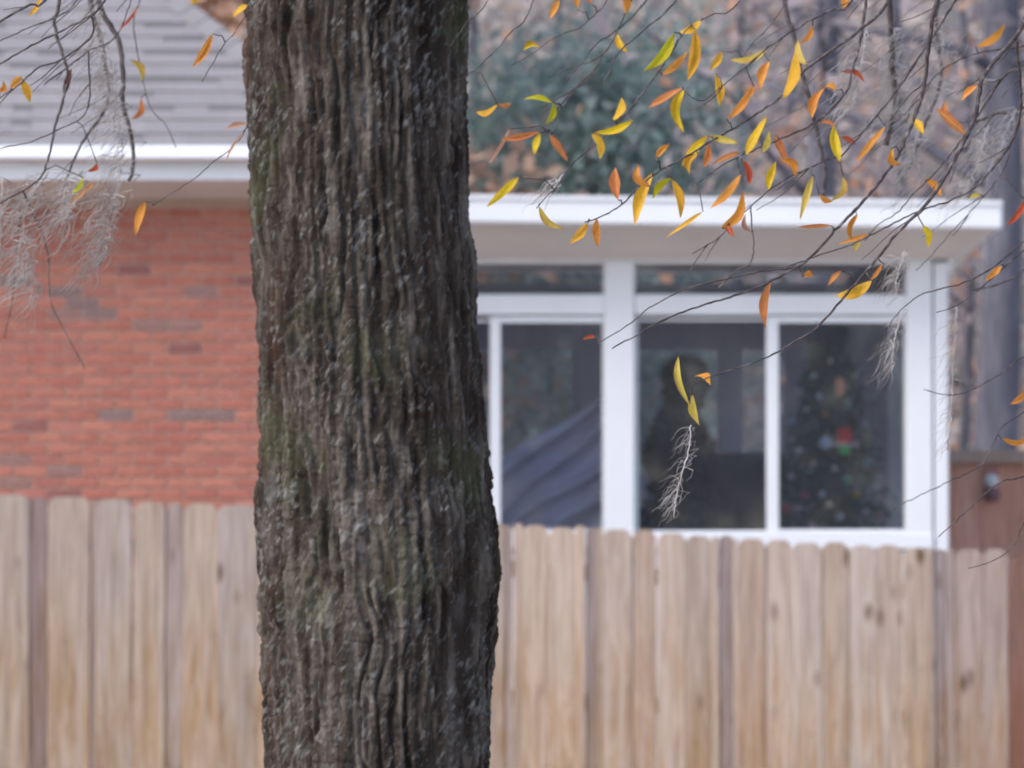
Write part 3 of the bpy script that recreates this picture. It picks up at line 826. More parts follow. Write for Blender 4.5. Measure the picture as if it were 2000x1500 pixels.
# ------------------------------------------------------------------ background trees
def bg_tree(px, y, w_px, lean=0.0, crown=None, label='', name='bare_tree', mat='greybark', height=13.0, group='trees behind the sunroom', seed=0, nleaf=900, lsize=0.11, cz=(3.5, 12.0), cr=2.6, limbs=9):
    rnd = random.Random(seed)
    x = PX(px, y); zg = gh(x, y) - .1; r = w_px * y / F / 2
    t = empty(name, (x, y, zg)); tag(t, label, 'tree', group)
    path, rad = [], []
    for i in range(15):
        f = i / 14; path.append(Vector((x + lean * f * height + .08 * math.sin(f * 7 + seed), y + .1 * math.sin(f * 5 + seed * 2), zg + f * height)))
        rad.append(r * (1.25 if i == 0 else 1.05 - .7 * f))
    b = MB(); b.tube(path, rad, 12); b.build('trunk', M[mat], t, True)
    ends = []
    for k in range(limbs):
        f = rnd.uniform(.25, .95); i = int(f * 13); p = path[i]
        a = rnd.uniform(0, 6.28); L = rnd.uniform(1.2, 3.0) * (1.2 - f * .6)
        pts_ = [p]; d = Vector((math.cos(a), math.sin(a), rnd.uniform(.2, .8))).normalized()
        for s in range(6):
            d = (d + Vector((rnd.gauss(0, .16), rnd.gauss(0, .16), rnd.gauss(.02, .14)))).normalized(); pts_.append(pts_[-1] + d * L / 6)
        b = MB(); rr = rad[i] * .38
        b.tube(pts_, [rr * (1 - .15 * s) for s in range(7)], 6)
        for s in range(5):
            q0 = pts_[rnd.randint(2, 6)]; d2 = Vector((rnd.gauss(0, 1), rnd.gauss(0, 1), rnd.gauss(.2, .7))).normalized(); L2 = rnd.uniform(.5, 1.2)
            q1 = q0 + d2 * L2 * .5 + Vector((0, 0, rnd.gauss(0, .06))); q2 = q0 + d2 * L2 + Vector((rnd.gauss(0, .1), 0, rnd.gauss(0, .15)))
            b.tube([q0, q1, q2], [rr * .3, rr * .2, rr * .08], 4); ends += [q1, q2]
        b.build('limb', M[mat], t, True); ends += pts_[3:]
    if crown:
        pts_ = []
        for k in range(nleaf):
            e = rnd.choice(ends); pts_.append((e.x + rnd.gauss(0, .32), e.y + rnd.gauss(0, .32), e.z + rnd.gauss(0, .32)))
        cloud_obj('crown', pts_, lsize, M[crown], t, 0.5)
    return t
bg_tree(1612, 46.0, 72, 0.004, 'autumn', 'thick grey tree trunk behind the middle of the sunroom roof', seed=3, nleaf=120, limbs=5)
bg_tree(1938, 44.0, 96, 0.002, 'autumn', 'thickest grey tree trunk, rising behind the board fence beside the sunroom', seed=5, nleaf=160, limbs=5)
bg_tree(1528, 50.0, 26, 0.02, 'autumn', 'thin grey tree trunk just left of the thick one behind the sunroom roof', seed=8, nleaf=200, height=10)
bg_tree(1782, 49.0, 34, -0.01, 'autumn', 'slim grey tree between the two thick trunks', seed=13, nleaf=260, height=11)
bg_tree(1868, 47.0, 24, 0.01, 'autumn', 'slim tree with rusty leaves beside the thickest grey trunk', seed=17, nleaf=500, height=9)
bg_tree(1060, 56.0, 22, 0.012, 'woods', 'slender tree in front of the evergreens near the oak trunk', seed=21, nleaf=500, height=10)
bg_tree(945, 54.0, 36, -0.006, 'woods', 'grey tree showing just right of the oak trunk', seed=25, nleaf=700, height=11)
bg_tree(1425, 57.0, 24, 0.008, 'autumn', 'slim leafy tree at the right edge of the evergreens', seed=29, nleaf=350, height=10)
bg_tree(470, 50.0, 40, 0.0, 'tanleaf', 'tan-leaved tree behind the hip of the house roof', seed=33, nleaf=14000, height=13, lsize=0.13, limbs=26)
def evergreen(px, y, rad, ztop, label, seed, n=5200):
    rnd = random.Random(seed); x = PX(px, y); zg = gh(x, y)
    t = empty('evergreen_tree', (x, y, zg)); tag(t, label, 'tree', 'evergreens behind the sunroom')
    b = MB(); b.tube([(x, y, zg - .1), (x + .05, y, (zg + ztop) / 2), (x, y, ztop - .2)], [.13, .09, .02], 8); b.build('trunk', M['greybark'], t, True)
    clumps = []
    for k in range(90):
        f = rnd.random() ** .8; z = zg + .8 + (ztop - zg - .8) * f; rr = rad * 1.25 * (1.05 - f) ** .6 * rnd.uniform(.2, 1.15); a = rnd.uniform(0, 6.28)
        clumps.append((x + math.cos(a) * rr, y + math.sin(a) * rr, z, rnd.uniform(.16, .5)))
    pts_ = []
    for k in range(n):
        c0 = rnd.choice(clumps); s = c0[3]
        pts_.append((c0[0] + rnd.gauss(0, s), c0[1] + rnd.gauss(0, s), c0[2] + rnd.gauss(0, s * .7)))
    cloud_obj('crown', pts_, 0.085, M['evergreen'], t, 0.4)
evergreen(1010, 53.0, 0.75, 7.0, 'blue-green evergreen nearest the oak trunk', 41)
evergreen(1150, 51.0, 0.85, 6.9, 'blue-green evergreen in the middle of the three', 42)
evergreen(1300, 54.0, 0.75, 7.4, 'blue-green evergreen farthest from the oak trunk', 43)
# the far wood reads as one mass of twigs and leaves
n = 84000
wx = RNG.uniform(-26, 26, n); wy = RNG.uniform(60, 86, n); wz = ground_h(wx, wy) + RNG.uniform(0, 1, n) ** 0.9 * 13.0
wx += 0.8 * np.sin(wz * 1.3 + wy); 
wv, wq = leaf_cloud(np.stack([wx, wy, wz], -1), 0.2, RNG, 0.42)
wo = link(bpy.data.objects.new('woodland', np_mesh('woodland', wv, wq, M['woods'], False)))
tag(wo, 'far winter woodland of pale twigs and rusty leaves', 'woodland', kind='stuff')

n = 70000  # unseen wood behind the camera, added to darken reflections in the glass
wx = RNG.uniform(-70, 70, n); wy = RNG.uniform(-64, -46, n); wz = ground_h(wx, wy) + RNG.uniform(0, 1, n) * 15.0
wv, wq = leaf_cloud(np.stack([wx, wy, wz], -1), 0.42, RNG, 0.5)
wo = link(bpy.data.objects.new('woodland', np_mesh('woodland', wv, wq, M['woods'], False)))
tag(wo, 'unseen winter woodland behind the camera, added for the pane reflections', 'woodland', kind='stuff')

# ------------------------------------------------------------------ the oak in front
YT = 12.7
oak = empty('oak_tree', (PX(730, YT), YT, 0.0))
tag(oak, 'rough-barked oak in front with lichened trunk and narrow yellow leaves', 'tree')
LE = [(-1800, 420), (-700, 455), (-200, 476), (0, 479), (100, 477), (200, 484), (290, 490), (400, 489), (500, 496), (620, 502), (750, 506), (1000, 506), (1120, 510), (1250, 513), (1400, 519), (1500, 523), (1800, 520), (2200, 480), (2400, 430), (2560, 360)]
RE = [(-1800, 850), (-700, 885), (-200, 903), (0, 906), (200, 908), (400, 914), (550, 923), (700, 935), (850, 946), (960, 957), (1040, 967), (1120, 973), (1190, 969), (1260, 966), (1310, 959), (1400, 956), (1500, 954), (1800, 965), (2200, 1010), (2400, 1060), (2560, 1140)]
def lattice_noise(U, V, nu, sv, seed):
    """smooth value noise, periodic in U with nu cells, sv cells per unit of V"""
    rg = np.random.default_rng(seed); nvv = int(V.max() * sv - (V.min() * sv)) + 4
    L = rg.uniform(-1, 1, (nu, nvv)); u = U * nu; v = (V - V.min()) * sv
    i = np.floor(u).astype(int); j = np.floor(v).astype(int); fu = u - i; fv = v - j
    fu = fu * fu * fu * (fu * (fu * 6 - 15) + 10); fv = fv * fv * fv * (fv * (fv * 6 - 15) + 10)
    i0, i1 = i % nu, (i + 1) % nu; j1 = np.minimum(j + 1, nvv - 1)
    return (L[i0, j] * (1 - fu) + L[i1, j] * fu) * (1 - fv) + (L[i0, j1] * (1 - fu) + L[i1, j1] * fu) * fv
yy = np.concatenate([np.linspace(-1800, -160, 70), np.linspace(-157, 1650, 640), np.linspace(1660, 2560, 60)])
zz = np.array([PZ(v, YT) for v in yy]); lx = np.interp(yy, *zip(*LE)); rx = np.interp(yy, *zip(*RE))
kx = YT / F
cxs = ((lx + rx) / 2 - 1000) * kx; rad = (rx - lx) / 2 * kx - 0.0065
NU = 560
uu = np.linspace(0, 1, NU, endpoint=False)
# more columns on the side towards the camera
th = 2 * math.pi * uu; th = th - 0.35 * np.sin(th) * -1.0
TH, ZZ = np.meshgrid(th - math.pi / 2, zz, indexing='xy')
U = ((TH + math.pi / 2) / (2 * math.pi)) % 1.0
wob = lattice_noise(U, ZZ, 12, 6, 1) * .010 + lattice_noise(U, ZZ, 40, 16, 2) * .005 + lattice_noise(U, ZZ, 6, 1.5, 20) * .02
Uw = (U + wob) % 1.0
n1 = lattice_noise(Uw, ZZ, 46, 3.0, 3) * .8 + lattice_noise(Uw, ZZ, 84, 9, 4) * .4
plate = sstep(0.02, 0.34, np.abs(n1))
n2 = lattice_noise(Uw, ZZ, 60, 26, 5)
crack = sstep(0.0, 0.16, np.abs(n2))
f1 = lattice_noise(U, ZZ, 120, 70, 6); f2 = lattice_noise(U, ZZ, 260, 150, 7); f3 = lattice_noise(U, ZZ, 22, 9, 8)
ph = 2 * math.pi * 58 * U + 2.6 * lattice_noise(U, ZZ, 16, 2.0, 31) + 1.4 * lattice_noise(U, ZZ, 40, 9, 32)
ridge = np.abs(np.cos(ph / 2)) ** 0.75
brk = sstep(-0.55, 0.25, lattice_noise(U, ZZ, 50, 7, 33) + .5 * lattice_noise(U, ZZ, 90, 20, 34))
plates = sstep(0.0, 0.22, np.abs(lattice_noise((U + .004 * np.sin(ZZ * 40)) % 1.0, ZZ + .01 * lattice_noise(U, ZZ, 60, 30, 41), 58, 17, 40)))
h = (0.0125 * ridge * (.35 + .65 * brk)) * (.62 + .38 * plates) - .002 + 0.010 * plate + 0.0030 * crack * plate + 0.0020 * f1 + 0.0020 * f2 + 0.004 * f3 - 0.008
# the burl and scar low on the right-hand side
scar = np.exp(-(((TH + math.pi / 2) - 0.85) / .13) ** 2 - ((ZZ - PZ(1130, YT)) / .075) ** 2)
h = h - 0.022 * scar + 0.002 * np.exp(-(((TH + math.pi / 2) - 1.2) / .25) ** 2 - ((ZZ - PZ(1110, YT)) / .06) ** 2)
knob = np.exp(-(((TH + math.pi / 2) + 0.45) / .09) ** 2 - ((ZZ - PZ(140, YT)) / .028) ** 2)
h = h - 0.018 * knob
RR = rad[:, None] + h
VX = cxs[:, None] + RR * np.cos(TH); VY = YT + RR * np.sin(TH) * 0.97
tv = np.stack([VX, VY, ZZ], -1).reshape(-1, 3)
nr = len(zz); idx = np.arange(nr * NU).reshape(nr, NU); nxt = np.roll(idx, -1, axis=1)
tq = np.stack([idx[:-1], idx[1:], nxt[1:], nxt[:-1]], -1).reshape(-1, 4)
oo = np.array(ORG[oak.name])
trunk = link(bpy.data.objects.new('trunk', np_mesh('trunk', tv - oo, tq, M['bark'])), oak, oo)

# --- limbs above the frame, and the traced branches that droop into it
K = YT / F
BR = []     # (points[(px,py)], depth0, depth1, r0 px, r1 px)
def br(pts, d0, d1=None, r0=3.0, r1=1.0): BR.append((pts, d0, d0 if d1 is None else d1, r0, r1))
# right-hand side: each starts above or beside the frame
br([(1450, -300), (1390, -120), (1320, 0), (1260, 57), (1210, 100), (1197, 123), (1175, 170)], 12.0, 11.8, 4, 1.2)
br([(1370, -220), (1300, -60), (1253, 13), (1200, 63), (1167, 83), (1137, 123), (1107, 158)], 12.9, 12.6, 4, 1.2)
br([(1300, -180), (1215, 40), (1173, 117), (1147, 157), (1120, 180), (1093, 220), (1078, 262)], 12.5, 12.2, 3.4, 1.0)
br([(1600, -240), (1447, 0), (1393, 27), (1357, 47), (1343, 57), (1325, 80)], 11.9, 11.7, 3.4, 1.0)
br([(1740, -160), (1663, 3), (1623, 20), (1577, 43), (1517, 80), (1487, 103), (1420, 160), (1370, 197), (1333, 176)], 12.1, 11.8, 3.6, 1.0)
br([(1850, -250), (1740, -10), (1690, 50), (1577, 133), (1520, 193), (1450, 240), (1413, 263), (1383, 280), (1333, 310), (1283, 337), (1250, 363), (1223, 393), (1187, 417), (1143, 435)], 11.9, 11.4, 4.6, 1.2)
br([(1760, -230), (1705, -60), (1680, 80), (1663, 143), (1653, 180), (1590, 240), (1497, 283), (1420, 317), (1360, 360)], 12.3, 11.8, 4.6, 1.0)
br([(1910, -120), (1790, 120), (1657, 290), (1623, 310), (1533, 350), (1447, 420), (1400, 467), (1352, 495)], 12.0, 11.5, 3.6, 1.0)
br([(1720, -250), (1737, 0), (1743, 133), (1750, 200), (1730, 283)], 14.0, 14.0, 9, 6)
br([(1880, -60), (1800, 190), (1757, 297), (1727, 343), (1683, 397), (1637, 443), (1607, 477), (1573, 511), (1521, 541), (1465, 567), (1400, 588), (1368, 597), (1290, 628), (1238, 658), (1195, 680)], 11.6, 11.2, 5.6, 1.2)
br([(1560, 520), (1480, 532), (1394, 550), (1333, 567), (1268, 602), (1225, 636), (1171, 669)], 11.4, 11.3, 1.8, 1.0)
br([(2080, -160), (2000, 43), (1950, 110), (1920, 150), (1910, 200), (1900, 240), (1860, 320), (1833, 367), (1800, 410), (1760, 447), (1712, 506), (1660, 567), (1599, 636), (1569, 658), (1491, 701), (1400, 732), (1352, 752)], 11.6, 11.1, 6.2, 1.0)
br([(1990, 240), (1920, 350), (1860, 390), (1800, 410), (1757, 430), (1717, 450), (1680, 470), (1637, 487), (1597, 500), (1540, 520)], 11.9, 11.7, 3.2, 1.2)
br([(1960, 150), (1880, 270), (1817, 347), (1783, 380), (1750, 417), (1713, 440), (1690, 470)], 12.2, 12.0, 3, 1.0)
br([(2060, 60), (2000, 90), (1910, 103), (1850, 130), (1817, 160), (1783, 200), (1770, 240)], 12.6, 12.4, 3.2, 1.0)
br([(2100, 400), (2000, 472), (1937, 524), (1877, 554), (1799, 576), (1747, 619), (1730, 660)], 12.0, 11.7, 3.0, 1.0)
br([(2100, 420), (2000, 489), (1915, 563), (1868, 597), (1830, 610)], 11.8, 11.6, 3.0, 1.0)
br([(2120, 620), (2000, 697), (1937, 740), (1868, 771), (1803, 762)], 12.3, 12.2, 2.4, 1.0)
br([(2120, 880), (2000, 931), (1950, 944), (1877, 1009), (1833, 1048)], 11.7, 11.5, 2.6, 1.0)
br([(2100, 720), (2000, 805), (1955, 836), (1920, 905), (1855, 940), (1799, 966), (1747, 994)], 12.2, 12.0, 2.2, 0.9)
br([(2080, 860), (2000, 1023), (1979, 1067), (1935, 1097), (1891, 1110)], 11.9, 11.8, 2.0, 0.9)
br([(1520, -230), (1533, 0), (1550, 67), (1563, 133), (1583, 200), (1600, 280), (1612, 340), (1606, 385)], 14.2, 14.0, 10, 4)
br([(1640, -190), (1530, 13), (1497, 57), (1473, 80), (1450, 112)], 12.2, 12.0, 2.6, 1.0)
br([(1060, -180), (953, 0), (910, 47), (880, 90)], 12.2, 12.1, 3, 1.0)
br([(1080, -110), (1030, 30), (997, 63), (963, 103), (913, 147), (885, 160)], 12.1, 11.9, 2.6, 1.0)
br([(1210, -60), (1150, 40), (1107, 63), (1073, 80), (1043, 103), (1000, 127)], 12.6, 12.4, 2.4, 0.9)
br([(1300, 120), (1220, 225), (1150, 293), (1117, 320), (1093, 357), (1047, 407)], 11.8, 11.5, 2.4, 1.0)
br([(2020, 200), (1960, 330), (1910, 397), (1883, 427), (1850, 463), (1817, 500), (1790, 528)], 12.5, 12.3, 2.4, 0.9)
br([(1470, 505), (1435, 530), (1404, 563)], 11.3, 11.3, 1.8, 1.2)
br([(1900, -200), (1830, 20), (1838, 150), (1800, 260), (1775, 330)], 14.3, 14.1, 7, 3)
br([(2080, 140), (1990, 215), (1950, 222), (1905, 238)], 13.6, 13.6, 5, 3)
br([(2100, 440), (1995, 530), (1960, 552), (1900, 568)], 13.4, 13.4, 4, 2)
# left-hand side
nR = len(BR)
br([(190, -170), (88, 0), (60, 8), (0, 42), (-60, 90)], 11.6, 11.5, 4.4, 2)
br([(290, -150), (200, 8), (172, 32), (120, 60), (60, 90), (0, 125), (-50, 160)], 11.7, 11.6, 4, 1.6)
br([(130, -230), (116, 0), (106, 40), (116, 88), (132, 140), (124, 192), (108, 244), (100, 288), (84, 340), (52, 368), (0, 396), (-40, 410)], 12.8, 12.6, 6.0, 1.4)
br([(180, 70), (120, 116), (76, 132), (40, 164), (0, 192), (-40, 230)], 11.9, 11.8, 2.6, 1.2)
br([(150, -230), (176, 0), (196, 72), (208, 140), (212, 192), (200, 224), (160, 280), (132, 344), (120, 376)], 13.4, 13.0, 9, 2)
br([(160, -210), (192, 0), (232, 80), (240, 160), (240, 208), (256, 264), (260, 328), (252, 352)], 13.6, 13.4, 9, 4)
br([(240, -120), (148, 4), (112, 32), (52, 56), (0, 80), (-40, 100)], 12.0, 11.9, 3, 1.2)
br([(250, 20), (172, 100), (132, 132), (110, 155)], 12.2, 12.2, 2.4, 1.0)
br([(560, -130), (476, 36), (440, 84), (412, 128), (396, 160)], 11.9, 11.8, 2.6, 1.0)
br([(420, -160), (300, -40), (268, 16), (262, 60), (290, 200), (325, 245), (345, 290)], 13.9, 13.8, 2.4, 1.2)
br([(540, 130), (476, 258), (440, 300), (416, 316), (380, 348), (300, 400)], 12.0, 11.9, 2.0, 0.9)
br([(90, 480), (98, 580), (112, 620), (136, 665), (165, 719)], 13.6, 13.6, 2.2, 1.2)
br([(40, 420), (25, 578), (8, 661)], 13.6, 13.6, 2.2, 1.2)
br([(170, 215), (108, 256), (50, 280), (0, 290), (-40, 310)], 12.3, 12.2, 2.0, 1.0)

def limb(pts3, r0, r1, name='limb'):
    b = MB(); sp = smooth_path([(p.x, p.z, p.y) for p in pts3], 0.05); n_ = len(sp)
    pp = [Vector((a[0], a[2], a[1])) for a in sp]
    b.tube(pp, [r0 + (r1 - r0) * i / (n_ - 1) for i in range(n_)], 12)
    return b.build(name, M['bark'], oak, True), pp
_, LR = limb([P(760, -620, YT), P(1050, -560, 12.5), P(1500, -420, 12.4), P(1900, -330, 12.5), P(2300, -260, 12.6), P(2700, -120, 12.6), P(2950, 60, 12.7)], .12, .006)
_, LL = limb([P(640, -520, YT), P(400, -420, 12.7), P(100, -330, 12.8), P(-250, -280, 12.8), P(-480, -120, 12.9)], .09, .006)
_, LR2 = limb([P(2300, -260, 12.6), P(2260, 60, 12.3), P(2190, 420, 12.1), P(2170, 800, 12.0), P(2150, 950, 12.0)], .022, .003)

TW = []     # sampled twigs in px with depth
branches = []
for bi, (pts, d0, d1, r0, r1) in enumerate(BR):
    n_ = len(pts)
    path = [(p[0], p[1], d0 + (d1 - d0) * i / (n_ - 1)) for i, p in enumerate(pts)]
    # join the twig's upper end to the nearest limb or to an earlier branch
    p0 = P(*path[0])
    if path[0][1] < 60 or path[0][0] > 2010:
        cand = LR + LL + LR2
        tgt = min(cand, key=lambda q_: (q_ - p0).length + max(0, p0.z - q_.z) * 2)
        tx, tz, td = 1000 + tgt.x * F / tgt.y, 0, tgt.y
        ty = 1300 - (tgt.z - CAMZ) * F / tgt.y
        path = [(tx, ty, td)] + path
    else:
        sgn = 1 if path[0][0] > path[1][0] else -1
        best = min((q_ for tw in TW for q_ in tw), key=lambda q_: (q_[0] - path[0][0]) ** 2 + (q_[1] - path[0][1]) ** 2 + ((q_[2] - path[0][2]) * 150) ** 2 + (9e4 if q_[1] > path[0][1] - 12 else 0) + (4e4 if (q_[0] - path[0][0]) * sgn < -6 else 0))
        path = [tuple(best[:3])] + path
    sp = smooth_path(path, 9.0)
    m_ = len(sp); rnd = random.Random(bi)
    kinks = [(rnd.gauss(0, .8), rnd.gauss(0, .8)) for _ in range(m_)]
    sp = [(a[0] + k[0] * .8, a[1] + k[1] * .8, a[2]) for a, k in zip(sp, kinks)]
    TW.append(sp)
    b = MB()
    b.tube([P(*a) for a in sp], [(r0 + (r1 - r0) * i / (m_ - 1)) * (0.95 if r0 > 4 else 0.82) * K * (1 + .18 * rnd.random() * (i % 5 == 0)) for i in range(m_)], 6)
    branches.append([b, sp, r1])
# leaves: (x0,y0,x1,y1, colour, width px)
YL, YO, OR, BO, RD, YG, PY, PK, DK = 'YL YO OR BO RD YG PY PK DK'.split()
LC = {YL: lin(246, 206, 40), YO: lin(248, 190, 56), OR: lin(240, 160, 66), BO: lin(214, 134, 74), RD: lin(204, 92, 58), YG: lin(206, 204, 36), PY: lin(228, 200, 92), PK: lin(206, 158, 130), DK: lin(98, 66, 62)}
LV = [(1013, 345, 953, 402, YL, 17), (1052, 402, 1100, 445, PY, 15), (1148, 435, 1113, 475, YO, 17), (1165, 428, 1167, 480, OR, 18), (972, 202, 930, 217, YO, 16), (972, 205, 997, 202, BO, 12),
      (1080, 200, 1025, 193, YG, 13), (1082, 200, 1065, 242, YG, 14), (995, 252, 955, 318, PK, 8), (1053, 258, 978, 273, BO, 14), (1055, 260, 1043, 303, YL, 15), (1073, 263, 1107, 313, BO, 17),
      (1055, 95, 1022, 101, YL, 16), (1092, -2, 1073, 36, OR, 16), (1133, -20, 1128, 18, OR, 14), (1155, -30, 1157, 8, BO, 12), (1212, -14, 1222, 28, OR, 20), (1207, 65, 1226, 100, YO, 18),
      (1317, 63, 1258, 137, YG, 22), (1370, 40, 1328, 63, YO, 18), (1357, 58, 1343, 153, YO, 25), (1340, 103, 1293, 147, OR, 16), (1333, 172, 1268, 210, BO, 18), (1333, 177, 1333, 256, YL, 24),
      (1410, 100, 1387, 137, YO, 16), (1397, 143, 1405, 207, YO, 20), (1500, 93, 1427, 115, PY, 16), (1467, 170, 1420, 233, OR, 17), (1213, 190, 1196, 235, YO, 18), (1237, 234, 1163, 258, YL, 16),
      (1158, 260, 1172, 307, YO, 22), (1308, 280, 1282, 307, OR, 13), (1383, 264, 1333, 323, YL, 18), (1383, 266, 1440, 279, PY, 15), (1362, 300, 1347, 338, YO, 16), (1384, 280, 1374, 327, BO, 17),
      (1202, 328, 1207, 390, BO, 22), (1248, 322, 1270, 365, OR, 18), (1275, 337, 1242, 437, YO, 24), (1312, 348, 1277, 388, YG, 16), (1312, 350, 1328, 423, YO, 18), (1447, 340, 1388, 405, OR, 18),
      (1450, 315, 1462, 360, RD, 16), (1447, 297, 1393, 320, BO, 12), (1497, 230, 1457, 303, YL, 22), (1450, 377, 1410, 445, OR, 22), (1373, 413, 1303, 462, YO, 10), (1420, 440, 1432, 462, RD, 12), (1457, 420, 1467, 453, PK, 11),
      (1503, 120, 1487, 172, OR, 20), (1550, 103, 1527, 193, YO, 25), (1587, 50, 1563, 83, OR, 13), (1558, 80, 1573, 127, PY, 18), (1473, 170, 1450, 197, OR, 16), (1503, 257, 1490, 299, PY, 14),
      (1513, 263, 1537, 320, BO, 18), (1523, 313, 1553, 347, OR, 18), (1515, 317, 1500, 372, YL, 17), (1587, 343, 1563, 425, PY, 15), (1647, 343, 1624, 390, PY, 15), (1600, 380, 1625, 393, OR, 12),
      (1633, 176, 1610, 170, OR, 14), (1610, 174, 1586, 232, OR, 20), (1603, 237, 1630, 247, BO, 12), (1627, 247, 1638, 321, YL, 22), (1643, 267, 1670, 281, RD, 11), (1730, 247, 1673, 317, OR, 16),
      (1740, 291, 1757, 321, OR, 18), (1778, 230, 1803, 262, YO, 18), (1830, 213, 1887, 262, BO, 20), (1847, 197, 1873, 238, BO, 22), (1910, 167, 1880, 197, OR, 14), (1962, 47, 1906, 92, OR, 18),
      (2002, 390, 1966, 439, RD, 14), (1803, 440, 1812, 481, YL, 17), (1807, 353, 1838, 384, OR, 18), (1893, 388, 1914, 380, PY, 11), (1623, 440, 1560, 443, BO, 9), (1673, 417, 1663, 467, OR, 15), (1697, 457, 1637, 477, OR, 10),
      (1680, 467, 1668, 491, PY, 12), (1643, 140, 1687, 160, RD, 12), (1640, -12, 1648, 20, OR, 18), (1505, 550, 1497, 637, BO, 18), (1569, 541, 1589, 543, OR, 14), (1703, 549, 1634, 577, YO, 24), (1726, 515, 1700, 550, OR, 8),
      (1643, 528, 1617, 558, BO, 10), (1956, 519, 1926, 547, OR, 14), (2004, 856, 1956, 858, OR, 15), (2004, 764, 1974, 789, OR, 14), (1162, 657, 1140, 662, RD, 10), (1327, 697, 1347, 789, PY, 16), (1353, 770, 1366, 828, PY, 17),
      (1389, 750, 1358, 733, OR, 17),
      (80, -6, 57, 30, YO, 12), (270, 14, 232, 58, RD, 8), (416, 66, 378, 130, OR, 17), (484, 10, 456, 33, YO, 16), (388, -8, 374, 8, YO, 14), (252, 118, 277, 160, PY, 18), (42, 150, 20, 176, OR, 16), (43, 155, 58, 199, YO, 17),
      (275, 192, 256, 232, BO, 16), (484, 243, 440, 254, PK, 13), (476, 258, 440, 316, PK, 6), (190, 320, 172, 334, RD, 12), (163, 347, 142, 376, YG, 11), (185, 360, 133, 408, OR, 16), (285, 393, 266, 458, OR, 20), (139, 135, 125, 184, DK, 15), (6, 158, -8, 178, OR, 14)]
def leaf_mesh(bend, fold, curl, wv):
    n = 9; vs = []; fs = []
    for i in range(n + 1):
        t = i / n
        wdt = 0.5 * (math.sin(math.pi * min(1, t * 1.0) ** 0.92) ** 0.8) * (1 - .12 * t) if 0 < i < n else 0.012
        cx_ = bend * math.sin(math.pi * t) ; zz_ = curl * (t - .5) ** 2
        for s in (-1, -.5, 0, .5, 1):
            vs.append((s * wdt * (1 + .05 * math.sin(9 * t + wv)) + cx_, fold * abs(s) * wdt + zz_ + .10 * math.sin(7 * t + wv) * s, t))
    for i in range(n):
        for s in range(4):
            a = i * 5 + s; fs.append((a, a + 1, a + 6, a + 5))
    return mesh_of('leaf', vs, fs, M['leaf'], True)
leafm = [leaf_mesh(b0, f0, c0, w0) for b0, f0, c0, w0 in [(.0, .45, .2, 0), (.35, .3, -.3, 1), (-.35, .5, .3, 2), (.15, .7, -.15, 3), (-.18, .25, .5, 4), (.5, .6, .1, 5), (.9, .4, -.8, 6), (-.8, .8, .9, 7), (.25, 1.1, 1.1, 8), (-.55, .2, -1.0, 9), (.1, .9, -.5, 10)]]
leaf_jobs = []
for li, (xa, ya, xb, yb, cc, wd) in enumerate(LV):
    best = None
    for ti, (b, sp, r1) in enumerate(branches):
        if ti in (8, 21, 29, 30, 31, 36, 37): continue
        for q_ in sp[4:]:
            for e, (ex, ey) in enumerate(((xa, ya), (xb, yb))):
                d = math.hypot(q_[0] - ex, q_[1] - ey) * (1.0 if e == 0 else 1.5) + (25 if q_[1] > ey + 30 else 0)
                if best is None or d < best[0]: best = (d, ti, q_, e)
    d, ti, q_, e = best
    if e == 1: xa, ya, xb, yb = xb, yb, xa, ya
    dep = q_[2] + random.uniform(-.08, .04)
    b = branches[ti][0]
    base = P(xa, ya, dep); tip = P(xb, yb, dep + random.uniform(-.025, .025))
    anchor = P(*q_)
    if (anchor - base).length > 0.003:
        mid = (anchor + base) / 2 + Vector((0, random.uniform(-.01, .01), .10 * (anchor - base).length))
        qq = [anchor, anchor.lerp(mid, .55) + Vector((0, 0, .01 * min(1, d / 40))), mid, mid.lerp(base, .55), base]
        b.tube(qq, [.0016, .0014, .0013, .0012, .0011], 5)
    leaf_jobs.append((ti, base, tip, cc, wd))
rnd = random.Random(77); made = 0
pool = [(ti, q_) for ti, (b, sp, r1) in enumerate(branches) for q_ in sp[3:] if (1380 < q_[0] < 2000 and -20 < q_[1] < 480) or (q_[0] < 260 and q_[1] < 330) or (930 < q_[0] < 1300 and q_[1] < 330 and rnd.random() < .4)]
for k in range(95):                      # fine bare twiglets, falling to the lower left like the rest
    ti, q_ = rnd.choice(pool); x_, y_, d_ = q_[:3]; a_ = 2.45 + rnd.gauss(0, .22); L = rnd.uniform(40, 150); pts_ = []
    for i in range(8):
        pts_.append(P(x_, y_, d_)); a_ += rnd.gauss(0, .09); x_ += math.cos(a_) * L / 7; y_ += math.sin(a_) * L / 7; d_ += rnd.gauss(0, .01)
    r_ = rnd.uniform(.7, 1.25) * K
    branches[ti][0].tube(pts_, [r_ * (1.2 - .09 * i) for i in range(8)], 4)
bobjs = []
for b, sp, r1 in branches:
    bobjs.append(b.build('branch', M['twig'], oak, True))
for li, (ti, base, tip, cc, wd) in enumerate(leaf_jobs):
    rnd = random.Random(900 + li)
    ax = tip - base; L = ax.length * 1.04; zd = ax.normalized()
    view = Vector((rnd.uniform(-.45, .45), -1, rnd.uniform(-.2, .5))).normalized()
    yd = (view - zd * view.dot(zd)).normalized(); xd = yd.cross(zd)
    W_ = wd * K * 0.92
    o = bpy.data.objects.new('leaf', leafm[(li * 7) % 11])
    link(o, bobjs[ti], base)
    m3 = Matrix((xd, yd, zd)).transposed()
    o.rotation_euler = m3.to_euler(); o.scale = (W_, W_, L)
    c = LC[cc]; j = rnd.uniform(.88, 1.08)
    o.color = (min(1, c[0] * j), c[1] * j * rnd.uniform(.92, 1.06), c[2] * j, 1)

